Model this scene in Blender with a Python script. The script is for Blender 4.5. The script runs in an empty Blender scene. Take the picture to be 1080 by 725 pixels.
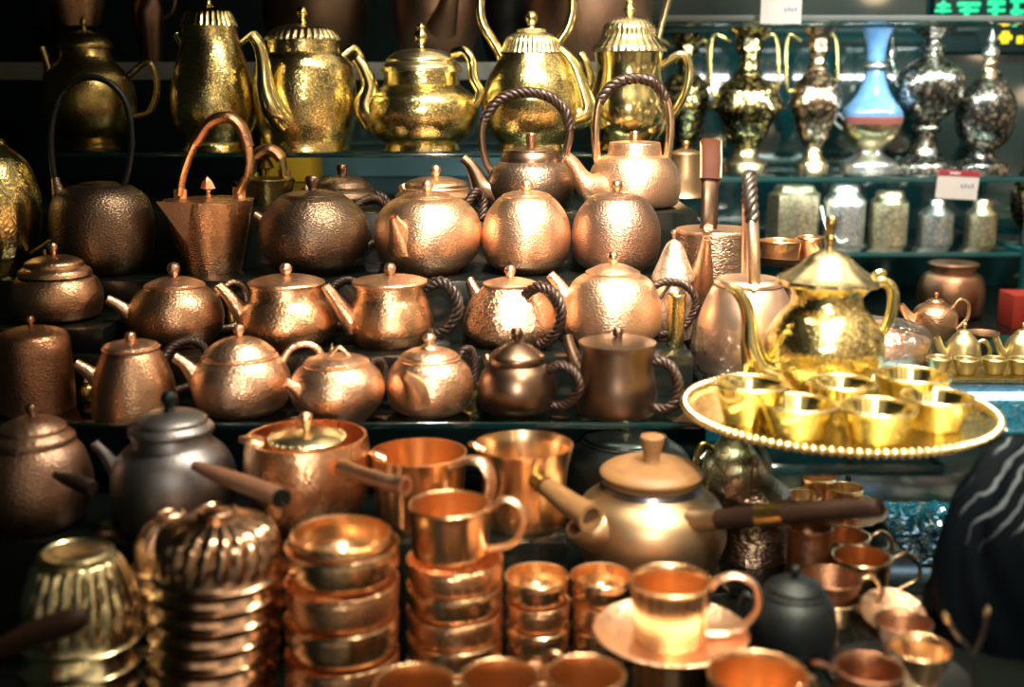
import bpy, bmesh, math, random
from mathutils import Vector, Matrix, noise

PI = math.pi
random.seed(4)
scene = bpy.context.scene
COL = scene.collection

# ---------------------------------------------------------------- camera, world, lamps, exposure
CAM_H = 1.55
PITCH = math.radians(12.3)
FPX = 1200.0
cam_data = bpy.data.cameras.new('camera')
cam = bpy.data.objects.new('camera', cam_data)
COL.objects.link(cam)
cam.location = (0, 0, CAM_H)
cam.rotation_euler = (PI / 2 - PITCH, 0, 0)
cam_data.sensor_width = 36.0
cam_data.sensor_fit = 'HORIZONTAL'
cam_data.lens = FPX / 1080.0 * 36.0
cam_data.clip_start = 0.05
cam_data.dof.use_dof = True
cam_data.dof.focus_distance = 1.74
cam_data.dof.aperture_fstop = 2.7
scene.camera = cam

scene.view_settings.view_transform = 'Standard'
scene.view_settings.look = 'None'
scene.view_settings.exposure = 0.6
scene.view_settings.gamma = 1.0
scene.view_settings.use_curve_mapping = False
scene.cycles.use_denoising = True
scene.cycles.max_bounces = 8
scene.cycles.glossy_bounces = 5
scene.cycles.transparent_max_bounces = 12
scene.cycles.caustics_reflective = False
scene.cycles.caustics_refractive = False
scene.cycles.sample_clamp_indirect = 6.0

def make_world():
    w = bpy.data.worlds.new('market_hall')
    scene.world = w
    w.use_nodes = True
    nt = w.node_tree
    nt.nodes.clear()
    N = nt.nodes.new
    L = nt.links.new
    out = N('ShaderNodeOutputWorld')
    bg = N('ShaderNodeBackground')
    tc = N('ShaderNodeTexCoord')
    sep = N('ShaderNodeSeparateXYZ')
    L(tc.outputs['Generated'], sep.inputs[0])
    # invented warm spots all around, for the metal to reflect
    vor = N('ShaderNodeTexVoronoi'); vor.inputs['Scale'].default_value = 6.5
    L(tc.outputs['Generated'], vor.inputs['Vector'])
    rmp = N('ShaderNodeValToRGB')
    rmp.color_ramp.elements[0].position = 0.12; rmp.color_ramp.elements[0].color = (1, 1, 1, 1)
    rmp.color_ramp.elements[1].position = 0.22; rmp.color_ramp.elements[1].color = (0, 0, 0, 1)
    L(vor.outputs['Distance'], rmp.inputs[0])
    # spots sit above eye level, more of them towards +x, none far on -x
    up = N('ShaderNodeMapRange'); up.inputs[1].default_value = -0.15; up.inputs[2].default_value = 0.25
    L(sep.outputs['Z'], up.inputs[0])
    rt = N('ShaderNodeMapRange'); rt.inputs[1].default_value = -0.55; rt.inputs[2].default_value = 0.35
    L(sep.outputs['X'], rt.inputs[0])
    m1 = N('ShaderNodeMath'); m1.operation = 'MULTIPLY'
    L(up.outputs[0], m1.inputs[0]); L(rt.outputs[0], m1.inputs[1])
    m2 = N('ShaderNodeMath'); m2.operation = 'MULTIPLY'
    L(m1.outputs[0], m2.inputs[0]); L(rmp.outputs[0], m2.inputs[1])
    m3 = N('ShaderNodeMath'); m3.operation = 'MULTIPLY'; m3.inputs[1].default_value = 9.0
    L(m2.outputs[0], m3.inputs[0])
    spotc = N('ShaderNodeMix'); spotc.data_type = 'RGBA'
    spotc.inputs[6].default_value = (0, 0, 0, 1); spotc.inputs[7].default_value = (1.0, 0.72, 0.42, 1)
    L(m3.outputs[0], spotc.inputs[0]); spotc.clamp_factor = False
    # hall: teal dusk on the -x side, warm bounce on the +x side
    nz = N('ShaderNodeTexNoise'); nz.inputs['Scale'].default_value = 2.6; nz.inputs['Detail'].default_value = 3
    L(tc.outputs['Generated'], nz.inputs['Vector'])
    nr = N('ShaderNodeMapRange'); nr.inputs[1].default_value = 0.42; nr.inputs[2].default_value = 0.68
    L(nz.outputs['Fac'], nr.inputs[0])
    m4 = N('ShaderNodeMath'); m4.operation = 'MULTIPLY'
    L(nr.outputs[0], m4.inputs[0]); L(rt.outputs[0], m4.inputs[1])
    base = N('ShaderNodeMix'); base.data_type = 'RGBA'
    base.inputs[6].default_value = (0.006, 0.026, 0.033, 1); base.inputs[7].default_value = (0.40, 0.28, 0.17, 1)
    L(m4.outputs[0], base.inputs[0])
    # warm fill added overhead to brighten vessel interiors and lids
    zen = N('ShaderNodeMapRange'); zen.inputs[1].default_value = 0.25; zen.inputs[2].default_value = 0.85
    L(sep.outputs['Z'], zen.inputs[0])
    n5 = N('ShaderNodeMapRange'); n5.inputs[1].default_value = 0.35; n5.inputs[2].default_value = 0.62; n5.inputs[3].default_value = 0.15
    L(nz.outputs['Fac'], n5.inputs[0])
    m5 = N('ShaderNodeMath'); m5.operation = 'MULTIPLY'
    L(zen.outputs[0], m5.inputs[0]); L(n5.outputs[0], m5.inputs[1])
    zc = N('ShaderNodeMix'); zc.data_type = 'RGBA'; zc.blend_type = 'ADD'
    L(m5.outputs[0], zc.inputs[0]); L(base.outputs[2], zc.inputs[6]); zc.inputs[7].default_value = (1.0, 0.80, 0.56, 1)
    # lit stalls across the aisle, seen by everything that faces the camera side
    ny = N('ShaderNodeMath'); ny.operation = 'MULTIPLY'; ny.inputs[1].default_value = -1.0
    L(sep.outputs['Y'], ny.inputs[0])
    fy = N('ShaderNodeMapRange'); fy.inputs[1].default_value = 0.55; fy.inputs[2].default_value = 0.98
    L(ny.outputs[0], fy.inputs[0])
    fm = N('ShaderNodeMath'); fm.operation = 'MULTIPLY'
    L(fy.outputs[0], fm.inputs[0]); L(rt.outputs[0], fm.inputs[1])
    n6 = N('ShaderNodeTexNoise'); n6.inputs['Scale'].default_value = 5.0; n6.inputs['Detail'].default_value = 2
    L(tc.outputs['Generated'], n6.inputs['Vector'])
    r6 = N('ShaderNodeMapRange'); r6.inputs[1].default_value = 0.38; r6.inputs[2].default_value = 0.62; r6.inputs[3].default_value = 0.1
    L(n6.outputs['Fac'], r6.inputs[0])
    fn = N('ShaderNodeMath'); fn.operation = 'MULTIPLY'
    L(fm.outputs[0], fn.inputs[0]); L(r6.outputs[0], fn.inputs[1])
    fc = N('ShaderNodeMix'); fc.data_type = 'RGBA'; fc.blend_type = 'ADD'
    L(fn.outputs[0], fc.inputs[0]); L(zc.outputs[2], fc.inputs[6]); fc.inputs[7].default_value = (0.42, 0.29, 0.16, 1)
    add = N('ShaderNodeMix'); add.data_type = 'RGBA'; add.blend_type = 'ADD'; add.inputs[0].default_value = 1.0
    L(fc.outputs[2], add.inputs[6]); L(spotc.outputs[2], add.inputs[7])
    L(add.outputs[2], bg.inputs['Color'])
    bg.inputs['Strength'].default_value = 0.8
    L(bg.outputs[0], out.inputs['Surface'])
make_world()

def lamp(kind, name, loc, aim, energy, color, size=0.1, spot=60, blend=0.6, size_y=None):
    d = bpy.data.lights.new(name, kind)
    d.energy = energy; d.color = color
    if kind == 'SPOT':
        d.spot_size = math.radians(spot); d.spot_blend = blend; d.shadow_soft_size = size
    elif kind == 'AREA':
        d.size = size
        if size_y:
            d.shape = 'RECTANGLE'; d.size_y = size_y
    else:
        d.shadow_soft_size = size
    o = bpy.data.objects.new(name, d)
    COL.objects.link(o)
    o.location = loc
    o.rotation_euler = (Vector(aim) - Vector(loc)).to_track_quat('-Z', 'Y').to_euler()
    return o

WARM = (1.0, 0.84, 0.60)
strip = lamp('AREA', 'stall_strip_lamp', (0.34, 1.32, 2.55), (0.34, 1.48, 1.30), 12, WARM, 1.0, size_y=0.14)
strip.data.spread = math.radians(110)
lamp('SPOT', 'stall_spot', (0.22, 0.95, 2.45), (0.18, 1.68, 1.28), 190, (1.0, 0.86, 0.66), 0.07, 34, 0.9)
lamp('SPOT', 'stall_spot', (0.62, 0.95, 2.45), (0.42, 1.45, 1.20), 100, (1.0, 0.88, 0.66), 0.06, 36, 0.9)
lamp('SPOT', 'stall_spot', (0.10, 1.45, 2.50), (0.06, 2.05, 1.54), 105, (1.0, 0.92, 0.74), 0.04, 34, 0.8)
lamp('SPOT', 'stall_spot', (0.34, 0.55, 2.30), (0.26, 1.10, 1.05), 95, WARM, 0.05, 40, 0.9)
lamp('SPOT', 'cabinet_spot', (0.95, 2.05, 2.45), (0.92, 2.78, 1.35), 45, (1.0, 0.96, 0.86), 0.03, 60, 0.6)
lamp('AREA', 'cabinet_fill', (0.78, 2.63, CAM_H + 0.105), (0.78, 2.85, CAM_H - 0.15), 2.2, (0.95, 1.0, 0.96), 0.80, size_y=0.012)  # added fill that draws upright highlights on the vases, no visible fitting
lamp('AREA', 'cabinet_fill', (0.78, 2.63, CAM_H - 0.197), (0.78, 2.85, CAM_H - 0.34), 1.3, (0.95, 1.0, 0.96), 0.80, size_y=0.010)  # added fill to brighten the canisters, no visible fitting
lamp('SPOT', 'aisle_spot', (0.05, -0.9, 2.05), (0.10, 1.6, 1.25), 95, (1.0, 0.88, 0.72), 0.05, 30, 0.9)

# ---------------------------------------------------------------- pixel-to-place helpers
def theta_at(py):
    return PITCH + math.atan((py - 362.5) / FPX)
def drop_at(py, Y):                       # how far below eye level the line of sight is at depth Y
    return Y * math.tan(theta_at(py))
def kpx(Y, drop):                         # metres per pixel
    return (Y * math.cos(PITCH) + drop * math.sin(PITCH)) / FPX
def wx(px, Y, drop):
    return (px - 540.0) * kpx(Y, drop)
def py_of(Y, drop):
    return 362.5 + FPX * math.tan(math.atan2(drop, Y) - PITCH)

# ---------------------------------------------------------------- mesh helpers
def catmull(pts, n):
    """pts: tuples; a trailing flag 1 in key positions handled by caller"""
    P = [Vector(p) for p in pts]
    if len(P) < 3:
        return P
    out = []
    for i in range(len(P) - 1):
        p0 = P[i - 1] if i > 0 else P[i] * 2 - P[i + 1]
        p1, p2 = P[i], P[i + 1]
        p3 = P[i + 2] if i + 2 < len(P) else P[i + 1] * 2 - P[i]
        for j in range(n):
            t = j / n
            out.append(0.5 * ((2 * p1) + (p2 - p0) * t + (2 * p0 - 5 * p1 + 4 * p2 - p3) * t * t
                              + (3 * p1 - p0 - 3 * p2 + p3) * t ** 3))
    out.append(P[-1])
    return out

def smooth_prof(prof, n=5):
    """prof: (r,z) or (r,z,1) where 1 marks a corner"""
    runs, cur = [], []
    for p in prof:
        cur.append((p[0], p[1], 0))
        if len(p) > 2 and len(cur) > 1:
            runs.append(cur); cur = [(p[0], p[1], 0)]
    if len(cur) > 1:
        runs.append(cur)
    out = []
    for r in runs:
        s = catmull(r, n) if len(r) > 2 else [Vector(r[0]), Vector(r[1])]
        if out:
            s = s[1:]
        out += s
    return [(max(v.x, 0.0), v.y) for v in out]

def lathe(bm, prof, seg=40, rfun=None, cx=0, cy=0, M=None):
    rings = []
    for i, (r, z) in enumerate(prof):
        if r < 1e-6:
            v = Vector((cx, cy, z))
            rings.append([bm.verts.new(M @ v if M else v)])
        else:
            ring = []
            for j in range(seg):
                a = 2 * PI * j / seg
                rr = r * (rfun(a, z, i / max(1, len(prof) - 1)) if rfun else 1)
                v = Vector((cx + rr * math.cos(a), cy + rr * math.sin(a), z))
                ring.append(bm.verts.new(M @ v if M else v))
            rings.append(ring)
    for a, b in zip(rings, rings[1:]):
        if len(a) == 1 and len(b) == 1:
            continue
        for j in range(seg):
            k = (j + 1) % seg
            if len(a) == 1:
                bm.faces.new((a[0], b[k], b[j]))
            elif len(b) == 1:
                bm.faces.new((a[j], a[k], b[0]))
            else:
                bm.faces.new((a[j], a[k], b[k], b[j]))

def frames(P, up=None):
    T = []
    for i in range(len(P)):
        a = P[max(0, i - 1)]; b = P[min(len(P) - 1, i + 1)]
        d = b - a
        T.append(d.normalized() if d.length > 1e-9 else Vector((0, 0, 1)))
    n = Vector(up) if up else Vector((0, 1, 0))
    n = n - T[0] * n.dot(T[0])
    if n.length < 0.2:
        n = Vector((1, 0, 0)) - T[0] * T[0].x
    n.normalize()
    out = []
    for t in T:
        n = n - t * n.dot(t)
        n.normalize()
        out.append((t, n, t.cross(n)))
    return out

def tube(bm, pts, radii, seg=12, n=6, up=None, flat=1.0, caps=True, hollow=False):
    """radii: number or list per control point; flat: factor along the normal 'up' direction"""
    if not isinstance(radii, (list, tuple)):
        radii = [radii] * len(pts)
    P4 = catmull([(p[0], p[1], p[2], r) for p, r in zip(pts, radii)], n) if len(pts) > 2 else \
        [Vector((*p, r)) for p, r in zip(pts, radii)]
    P = [Vector(v[:3]) for v in P4]
    R = [max(v[3], 1e-5) for v in P4]
    rings = []
    for p, r, (t, nn, b) in zip(P, R, frames(P, up)):
        rings.append([bm.verts.new(p + nn * (r * flat * math.cos(2 * PI * j / seg)) + b * (r * math.sin(2 * PI * j / seg)))
                      for j in range(seg)])
    for a, b in zip(rings, rings[1:]):
        for j in range(seg):
            k = (j + 1) % seg
            bm.faces.new((a[j], a[k], b[k], b[j]))
    if caps:
        bm.faces.new(rings[0][::-1])
        if hollow:      # an open end: a short bore
            t, nn, b = frames(P, up)[-1]
            r = R[-1] * 0.68
            r1 = [bm.verts.new(P[-1] + nn * (r * flat * math.cos(2 * PI * j / seg)) + b * (r * math.sin(2 * PI * j / seg))) for j in range(seg)]
            r2 = [bm.verts.new(v.co - t * R[-1] * 2.2) for v in r1]
            for A, B in ((rings[-1], r1), (r1, r2)):
                for j in range(seg):
                    k = (j + 1) % seg
                    bm.faces.new((A[j], A[k], B[k], B[j]))
            bm.faces.new(r2)
        else:
            bm.faces.new(rings[-1])

def rope(bm, pts, R, strands=4, pitch=None, seg=6, n=8):
    pitch = pitch or R * 4.6
    P = catmull(pts, n)
    # resample evenly
    L = [0]
    for a, b in zip(P, P[1:]):
        L.append(L[-1] + (b - a).length)
    tot = L[-1]
    m = max(12, int(tot / pitch * 9))
    Q, i = [], 0
    for s in range(m + 1):
        d = tot * s / m
        while i < len(L) - 2 and L[i + 1] < d:
            i += 1
        f = (d - L[i]) / max(1e-9, L[i + 1] - L[i])
        Q.append(P[i].lerp(P[i + 1], min(1, f)))
    F = frames(Q)
    for s in range(strands):
        pts2 = []
        for q, (p, (t, nn, b)) in enumerate(zip(Q, F)):
            a = 2 * PI * (tot * q / m / pitch + s / strands)
            pts2.append(p + (nn * math.cos(a) + b * math.sin(a)) * R * 0.60)
        rings = []
        for p, (t, nn, b) in zip(pts2, frames(pts2)):
            rings.append([bm.verts.new(p + nn * (R * 0.47 * math.cos(2 * PI * j / seg)) + b * (R * 0.47 * math.sin(2 * PI * j / seg))) for j in range(seg)])
        for A, B in zip(rings, rings[1:]):
            for j in range(seg):
                k = (j + 1) % seg
                bm.faces.new((A[j], A[k], B[k], B[j]))
        bm.faces.new(rings[0][::-1]); bm.faces.new(rings[-1])

def box(bm, x0, x1, y0, y1, z0, z1, bevel=0):
    vs = [bm.verts.new((x, y, z)) for z in (z0, z1) for y in (y0, y1) for x in (x0, x1)]
    fs = [(0, 2, 3, 1), (4, 5, 7, 6), (0, 1, 5, 4), (2, 6, 7, 3), (0, 4, 6, 2), (1, 3, 7, 5)]
    faces = [bm.faces.new([vs[i] for i in f]) for f in fs]
    if bevel:
        es = {e for f in faces for e in f.edges}
        bmesh.ops.bevel(bm, geom=list(es), offset=bevel, segments=2, profile=0.5, affect='EDGES')

def link(name, bm, mat, parent=None, sharp=38, edge_mat=None):
    bmesh.ops.recalc_face_normals(bm, faces=bm.faces)
    ca = math.radians(sharp)
    for f in bm.faces:
        f.smooth = True
    for e in bm.edges:
        if len(e.link_faces) == 2 and e.calc_face_angle(0) > ca:
            e.smooth = False
    me = bpy.data.meshes.new(name)
    bm.to_mesh(me); bm.free()
    me.materials.append(mat)
    if edge_mat:
        me.materials.append(edge_mat)
    o = bpy.data.objects.new(name, me)
    COL.objects.link(o)
    if parent:
        o.parent = parent
    return o

def tag(o, label, cat, group=None):
    o['label'] = label; o['category'] = cat
    if group:
        o['group'] = group
    return o

class Item:
    """A thing at its base point; its parts are measured on the photograph's rays at the thing's own depth."""
    def __init__(s, name, label, cat, px, drop, Y, group=None):
        s.px, s.drop, s.Y = px, drop, Y
        s.x0 = wx(px, Y, drop)
        s.root = bpy.data.objects.new(name, None)
        s.root.empty_display_size = 0.02
        COL.objects.link(s.root)
        s.root.location = (s.x0, Y, CAM_H - drop + 0.0005)
        tag(s.root, label, cat, group)
        s.by = py_of(Y, drop)
    def k(s, y=None):
        return kpx(s.Y, s.drop if y is None else drop_at(y, s.Y))
    def z(s, y, dy=0):
        return s.drop - drop_at(y, s.Y + dy)
    def pt(s, x, y, dy=0):            # dy in pixels, away from the camera
        d = dy * s.k()
        dr = drop_at(y, s.Y + d)
        return ((x - 540.0) * kpx(s.Y + d, dr) - s.x0, d, s.drop - dr)
    def prof(s, prof):
        out = []
        for p in prof:
            if p[1] is None:
                q = (p[0] * s.k(), 0.0)
            else:
                q = (p[0] * s.k(p[1]), max(0.0, s.z(p[1])))
            out.append(q + tuple(p[2:]))
        return out
    def axis(s, cx, y=None):
        return 0 if cx is None else (cx - s.px) * s.k(y)
    def lathe(s, name, prof, mat, parent=None, cx=None, n=5, seg=44, rfun=None, tilt=None):
        bm = bmesh.new()
        pr = smooth_prof(s.prof(prof), n)
        M = None
        if tilt:                       # (ax, ay) radians about the profile's own foot
            z0 = pr[0][1]
            a = s.axis(cx, prof[0][1])
            M = Matrix.Translation((a, 0, z0)) @ Matrix.Rotation(tilt[0], 4, 'X') @ Matrix.Rotation(tilt[1], 4, 'Y') @ Matrix.Translation((-a, 0, -z0))
        lathe(bm, pr, seg, rfun, s.axis(cx, prof[0][1]), 0, M)
        return link(name, bm, mat, parent or s.root)
    def body(s, prof, mat, name='body', **kw):          # closed: floor disc first
        p0 = prof[0]
        return s.lathe(name, [(0, p0[1], 1), (p0[0], p0[1], 1)] + list(prof[1:]), mat, **kw)
    def open(s, prof, t, mat, name='body', floor=None, **kw):  # open vessel with a real wall
        p0 = prof[0]
        inner = [(max(p[0] - t, 0.5),) + tuple(p[1:]) for p in prof[1:]][::-1]
        yb = prof[0][1] if prof[0][1] is not None else s.by
        fl = floor if floor is not None else yb - t * 1.2
        top = prof[-1]
        pr = [(0, p0[1], 1), (p0[0], p0[1], 1)] + list(prof[1:-1]) + [(top[0], top[1], 1), (top[0] - t, top[1], 1)] + inner[1:] + [(max(p0[0] - t, 0.5), fl, 1), (0, fl)]
        return s.lathe(name, pr, mat, **kw)
    def tube(s, name, pts, radii, mat, parent=None, **kw):
        bm = bmesh.new()
        k = s.k()
        r = [q * k for q in radii] if isinstance(radii, (list, tuple)) else radii * k
        tube(bm, [s.pt(*p) for p in pts], r, **kw)
        return link(name, bm, mat, parent or s.root)
    def rope(s, name, pts, R, mat, parent=None, **kw):
        bm = bmesh.new()
        rope(bm, [s.pt(*p) for p in pts], R * s.k(), **kw)
        return link(name, bm, mat, parent or s.root, sharp=60)

def ribs(n, a, twist=0.0):
    return lambda ang, z, t: 1 + a * (abs(math.cos(ang * n / 2 + twist * t)) - 0.6)

# ---------------------------------------------------------------- materials
def mat_base(name):
    m = bpy.data.materials.new(name)
    m.use_nodes = True
    nt = m.node_tree
    b = nt.nodes['Principled BSDF']
    return m, nt, b

def metal(name, col, rough=0.25, hammer=0.0, scale=230.0, col2=None, tarnish=0.5, tscale=22.0, engrave=0.0, escale=150.0, brushed=0.0, metallic=1.0, rough2=None, mott=0.0):
    m, nt, b = mat_base(name)
    N, L = nt.nodes.new, nt.links.new
    tc = N('ShaderNodeTexCoord')
    b.inputs['Metallic'].default_value = metallic
    b.inputs['Roughness'].default_value = rough
    col = tuple(col) + (1,)
    nz = N('ShaderNodeTexNoise'); nz.inputs['Scale'].default_value = tscale; nz.inputs['Detail'].default_value = 4
    oi = N('ShaderNodeObjectInfo')
    vadd = N('ShaderNodeVectorMath'); vadd.operation = 'ADD'
    L(tc.outputs['Object'], vadd.inputs[0]); L(oi.outputs['Location'], vadd.inputs[1])
    L(vadd.outputs[0], nz.inputs['Vector'])
    mr = N('ShaderNodeMapRange'); mr.inputs[1].default_value = 0.4; mr.inputs[2].default_value = 0.7
    L(nz.outputs['Fac'], mr.inputs[0])
    mx = N('ShaderNodeMix'); mx.data_type = 'RGBA'
    mx.inputs[6].default_value = col
    c2 = tuple(col2) if col2 else tuple(c * 0.62 for c in col[:3])
    mx.inputs[7].default_value = c2 + (1,)
    ml = N('ShaderNodeMath'); ml.operation = 'MULTIPLY'; ml.inputs[1].default_value = tarnish
    L(mr.outputs[0], ml.inputs[0]); L(ml.outputs[0], mx.inputs[0])
    L(mx.outputs[2], b.inputs['Base Color'])
    rr = N('ShaderNodeMapRange'); rr.inputs[3].default_value = rough; rr.inputs[4].default_value = rough2 if rough2 else min(1, rough + 0.14)
    L(nz.outputs['Fac'], rr.inputs[0]); L(rr.outputs[0], b.inputs['Roughness'])
    if mott > 0:
        v4 = N('ShaderNodeTexVoronoi'); v4.inputs['Scale'].default_value = mott
        L(vadd.outputs[0], v4.inputs['Vector'])
        r4 = N('ShaderNodeMapRange'); r4.inputs[1].default_value = 0.38; r4.inputs[2].default_value = 0.55
        L(v4.outputs['Distance'], r4.inputs[0])
        x4 = N('ShaderNodeMix'); x4.data_type = 'RGBA'
        L(r4.outputs[0], x4.inputs[0]); L(mx.outputs[2], x4.inputs[6]); x4.inputs[7].default_value = c2 + (1,)
        L(x4.outputs[2], b.inputs['Base Color'])
        mx = x4
    prev = None
    if hammer > 0:
        scale *= 1.3
        mp = N('ShaderNodeMapping'); mp.inputs['Scale'].default_value = (1, 1, 2.3)
        L(vadd.outputs[0], mp.inputs['Vector'])
        vo = N('ShaderNodeTexVoronoi'); vo.feature = 'SMOOTH_F1'; vo.inputs['Scale'].default_value = scale; vo.inputs['Smoothness'].default_value = 0.4
        L(mp.outputs[0], vo.inputs['Vector'])
        bp = N('ShaderNodeBump'); bp.inputs['Strength'].default_value = min(1, hammer); bp.inputs['Distance'].default_value = 0.0013
        L(vo.outputs['Distance'], bp.inputs['Height'])
        prev = bp
    if engrave > 0:
        v2 = N('ShaderNodeTexVoronoi'); v2.feature = 'DISTANCE_TO_EDGE'; v2.inputs['Scale'].default_value = escale
        n2 = N('ShaderNodeTexNoise'); n2.inputs['Scale'].default_value = escale * 0.5; n2.inputs['Detail'].default_value = 2
        L(vadd.outputs[0], n2.inputs['Vector'])
        va = N('ShaderNodeVectorMath'); va.operation = 'MULTIPLY_ADD'
        va.inputs[1].default_value = (0.012, 0.012, 0.012)
        L(n2.outputs['Color'], va.inputs[0]); L(vadd.outputs[0], va.inputs[2])
        L(va.outputs[0], v2.inputs['Vector'])
        bp = N('ShaderNodeBump'); bp.inputs['Strength'].default_value = min(1, engrave); bp.inputs['Distance'].default_value = 0.0007
        L(v2.outputs['Distance'], bp.inputs['Height'])
        gr = N('ShaderNodeMapRange'); gr.inputs[1].default_value = 0.02; gr.inputs[2].default_value = 0.10; gr.inputs[3].default_value = 0.28; gr.inputs[4].default_value = 1.0
        L(v2.outputs['Distance'], gr.inputs[0])
        gm = N('ShaderNodeMix'); gm.data_type = 'RGBA'; gm.blend_type = 'MULTIPLY'; gm.inputs[0].default_value = engrave * 0.8
        L(mx.outputs[2], gm.inputs[6]); L(gr.outputs[0], gm.inputs[7]); L(gm.outputs[2], b.inputs['Base Color'])
        if prev:
            L(prev.outputs[0], bp.inputs['Normal'])
        prev = bp
    if brushed > 0:
        mp = N('ShaderNodeMapping'); mp.inputs['Scale'].default_value = (1, 1, 14)
        L(tc.outputs['Object'], mp.inputs['Vector'])
        n3 = N('ShaderNodeTexNoise'); n3.inputs['Scale'].default_value = 60
        L(mp.outputs[0], n3.inputs['Vector'])
        bp = N('ShaderNodeBump'); bp.inputs['Strength'].default_value = brushed; bp.inputs['Distance'].default_value = 0.0006
        L(n3.outputs['Fac'], bp.inputs['Height'])
        if prev:
            L(prev.outputs[0], bp.inputs['Normal'])
        prev = bp
    if prev:
        L(prev.outputs[0], b.inputs['Normal'])
    return m

def plain(name, col, rough=0.5, spec=0.5, bump=0.0, bscale=200.0, col2=None, cscale=30.0, stretch=(1, 1, 1), coat=0.0):
    m, nt, b = mat_base(name)
    N, L = nt.nodes.new, nt.links.new
    b.inputs['Roughness'].default_value = rough
    b.inputs['Specular IOR Level'].default_value = spec
    b.inputs['Coat Weight'].default_value = coat
    tc = N('ShaderNodeTexCoord')
    mp = N('ShaderNodeMapping'); mp.inputs['Scale'].default_value = stretch
    L(tc.outputs['Object'], mp.inputs['Vector'])
    nz = N('ShaderNodeTexNoise'); nz.inputs['Scale'].default_value = cscale; nz.inputs['Detail'].default_value = 4
    L(mp.outputs[0], nz.inputs['Vector'])
    mx = N('ShaderNodeMix'); mx.data_type = 'RGBA'
    mx.inputs[6].default_value = tuple(col) + (1,)
    mx.inputs[7].default_value = tuple(col2 if col2 else [c * 0.75 for c in col]) + (1,)
    L(nz.outputs['Fac'], mx.inputs[0]); L(mx.outputs[2], b.inputs['Base Color'])
    if bump:
        n2 = N('ShaderNodeTexNoise'); n2.inputs['Scale'].default_value = bscale
        L(mp.outputs[0], n2.inputs['Vector'])
        bp = N('ShaderNodeBump'); bp.inputs['Strength'].default_value = bump; bp.inputs['Distance'].default_value = 0.001
        L(n2.outputs['Fac'], bp.inputs['Height']); L(bp.outputs[0], b.inputs['Normal'])
    return m

def glass(name, tint, gloss=0.03, ior=1.5, bump=0.0, bscale=60, rough=0.02, base=0.0):
    m = bpy.data.materials.new(name); m.use_nodes = True
    nt = m.node_tree; nt.nodes.clear()
    N, L = nt.nodes.new, nt.links.new
    out = N('ShaderNodeOutputMaterial'); mix = N('ShaderNodeMixShader')
    tr = N('ShaderNodeBsdfTransparent'); tr.inputs[0].default_value = tuple(tint) + (1,)
    gl = N('ShaderNodeBsdfGlossy'); gl.inputs['Roughness'].default_value = rough
    fr = N('ShaderNodeLayerWeight'); fr.inputs['Blend'].default_value = 0.5
    pw = N('ShaderNodeMath'); pw.operation = 'POWER'; pw.inputs[1].default_value = 5.0
    ad = N('ShaderNodeMath'); ad.operation = 'ADD'; ad.inputs[1].default_value = base
    L(fr.outputs['Facing'], pw.inputs[0]); L(pw.outputs[0], ad.inputs[0]); L(ad.outputs[0], mix.inputs[0])
    L(tr.outputs[0], mix.inputs[1]); L(gl.outputs[0], mix.inputs[2]); L(mix.outputs[0], out.inputs[0])
    if bump:
        tc = N('ShaderNodeTexCoord')
        nz = N('ShaderNodeTexNoise'); nz.inputs['Scale'].default_value = bscale; nz.inputs['Detail'].default_value = 3
        L(tc.outputs['Object'], nz.inputs['Vector'])
        bp = N('ShaderNodeBump'); bp.inputs['Strength'].default_value = bump; bp.inputs['Distance'].default_value = 0.01
        L(nz.outputs['Fac'], bp.inputs['Height']); L(bp.outputs[0], gl.inputs['Normal']); L(bp.outputs[0], fr.inputs['Normal'])
    return m

def glow(name, col, strength):
    m = bpy.data.materials.new(name); m.use_nodes = True
    b = m.node_tree.nodes['Principled BSDF']
    b.inputs['Base Color'].default_value = tuple(c * 0.3 for c in col) + (1,)
    b.inputs['Emission Color'].default_value = tuple(col) + (1,)
    b.inputs['Emission Strength'].default_value = strength
    return m

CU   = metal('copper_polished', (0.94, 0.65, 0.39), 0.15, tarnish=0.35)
CUH  = metal('copper_hammered', (0.92, 0.55, 0.32), 0.20, hammer=0.45, scale=210)
CUS  = metal('copper_sparkle', (0.95, 0.62, 0.42), 0.14, hammer=0.9, scale=260)
CUP  = metal('copper_satin', (0.93, 0.61, 0.42), 0.25, hammer=0.5, scale=200, tarnish=0.3)
CUB  = metal('copper_brown', (0.66, 0.40, 0.25), 0.24, hammer=0.4, scale=220)
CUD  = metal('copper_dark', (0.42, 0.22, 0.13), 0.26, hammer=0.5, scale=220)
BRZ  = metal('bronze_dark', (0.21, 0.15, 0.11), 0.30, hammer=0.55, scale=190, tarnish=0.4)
BRZS = metal('bronze_smooth', (0.20, 0.13, 0.09), 0.26, tarnish=0.4)
BRP  = metal('bronze_pink', (0.44, 0.28, 0.20), 0.29, hammer=0.6, scale=190, tarnish=0.5, col2=(0.30, 0.21, 0.19))
PEW  = metal('pewter_grey', (0.23, 0.23, 0.25), 0.34, hammer=0.2, scale=240, tarnish=0.3)
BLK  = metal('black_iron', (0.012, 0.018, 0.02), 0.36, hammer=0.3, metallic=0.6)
DKG  = metal('dark_glazed_metal', (0.15, 0.16, 0.175), 0.24, tarnish=0.4)
TAN  = metal('tan_bronze', (0.46, 0.32, 0.19), 0.34, brushed=0.15, tarnish=0.35)
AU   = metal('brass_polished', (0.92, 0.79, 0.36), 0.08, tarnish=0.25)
AUE  = metal('brass_engraved', (0.95, 0.80, 0.36), 0.12, engrave=0.8, escale=150, tarnish=0.35)
AUL  = metal('brass_pale', (0.95, 0.83, 0.48), 0.17, tarnish=0.3)
AUD  = metal('brass_aged', (0.42, 0.32, 0.12), 0.22, engrave=0.6, escale=140, tarnish=0.6)
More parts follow.
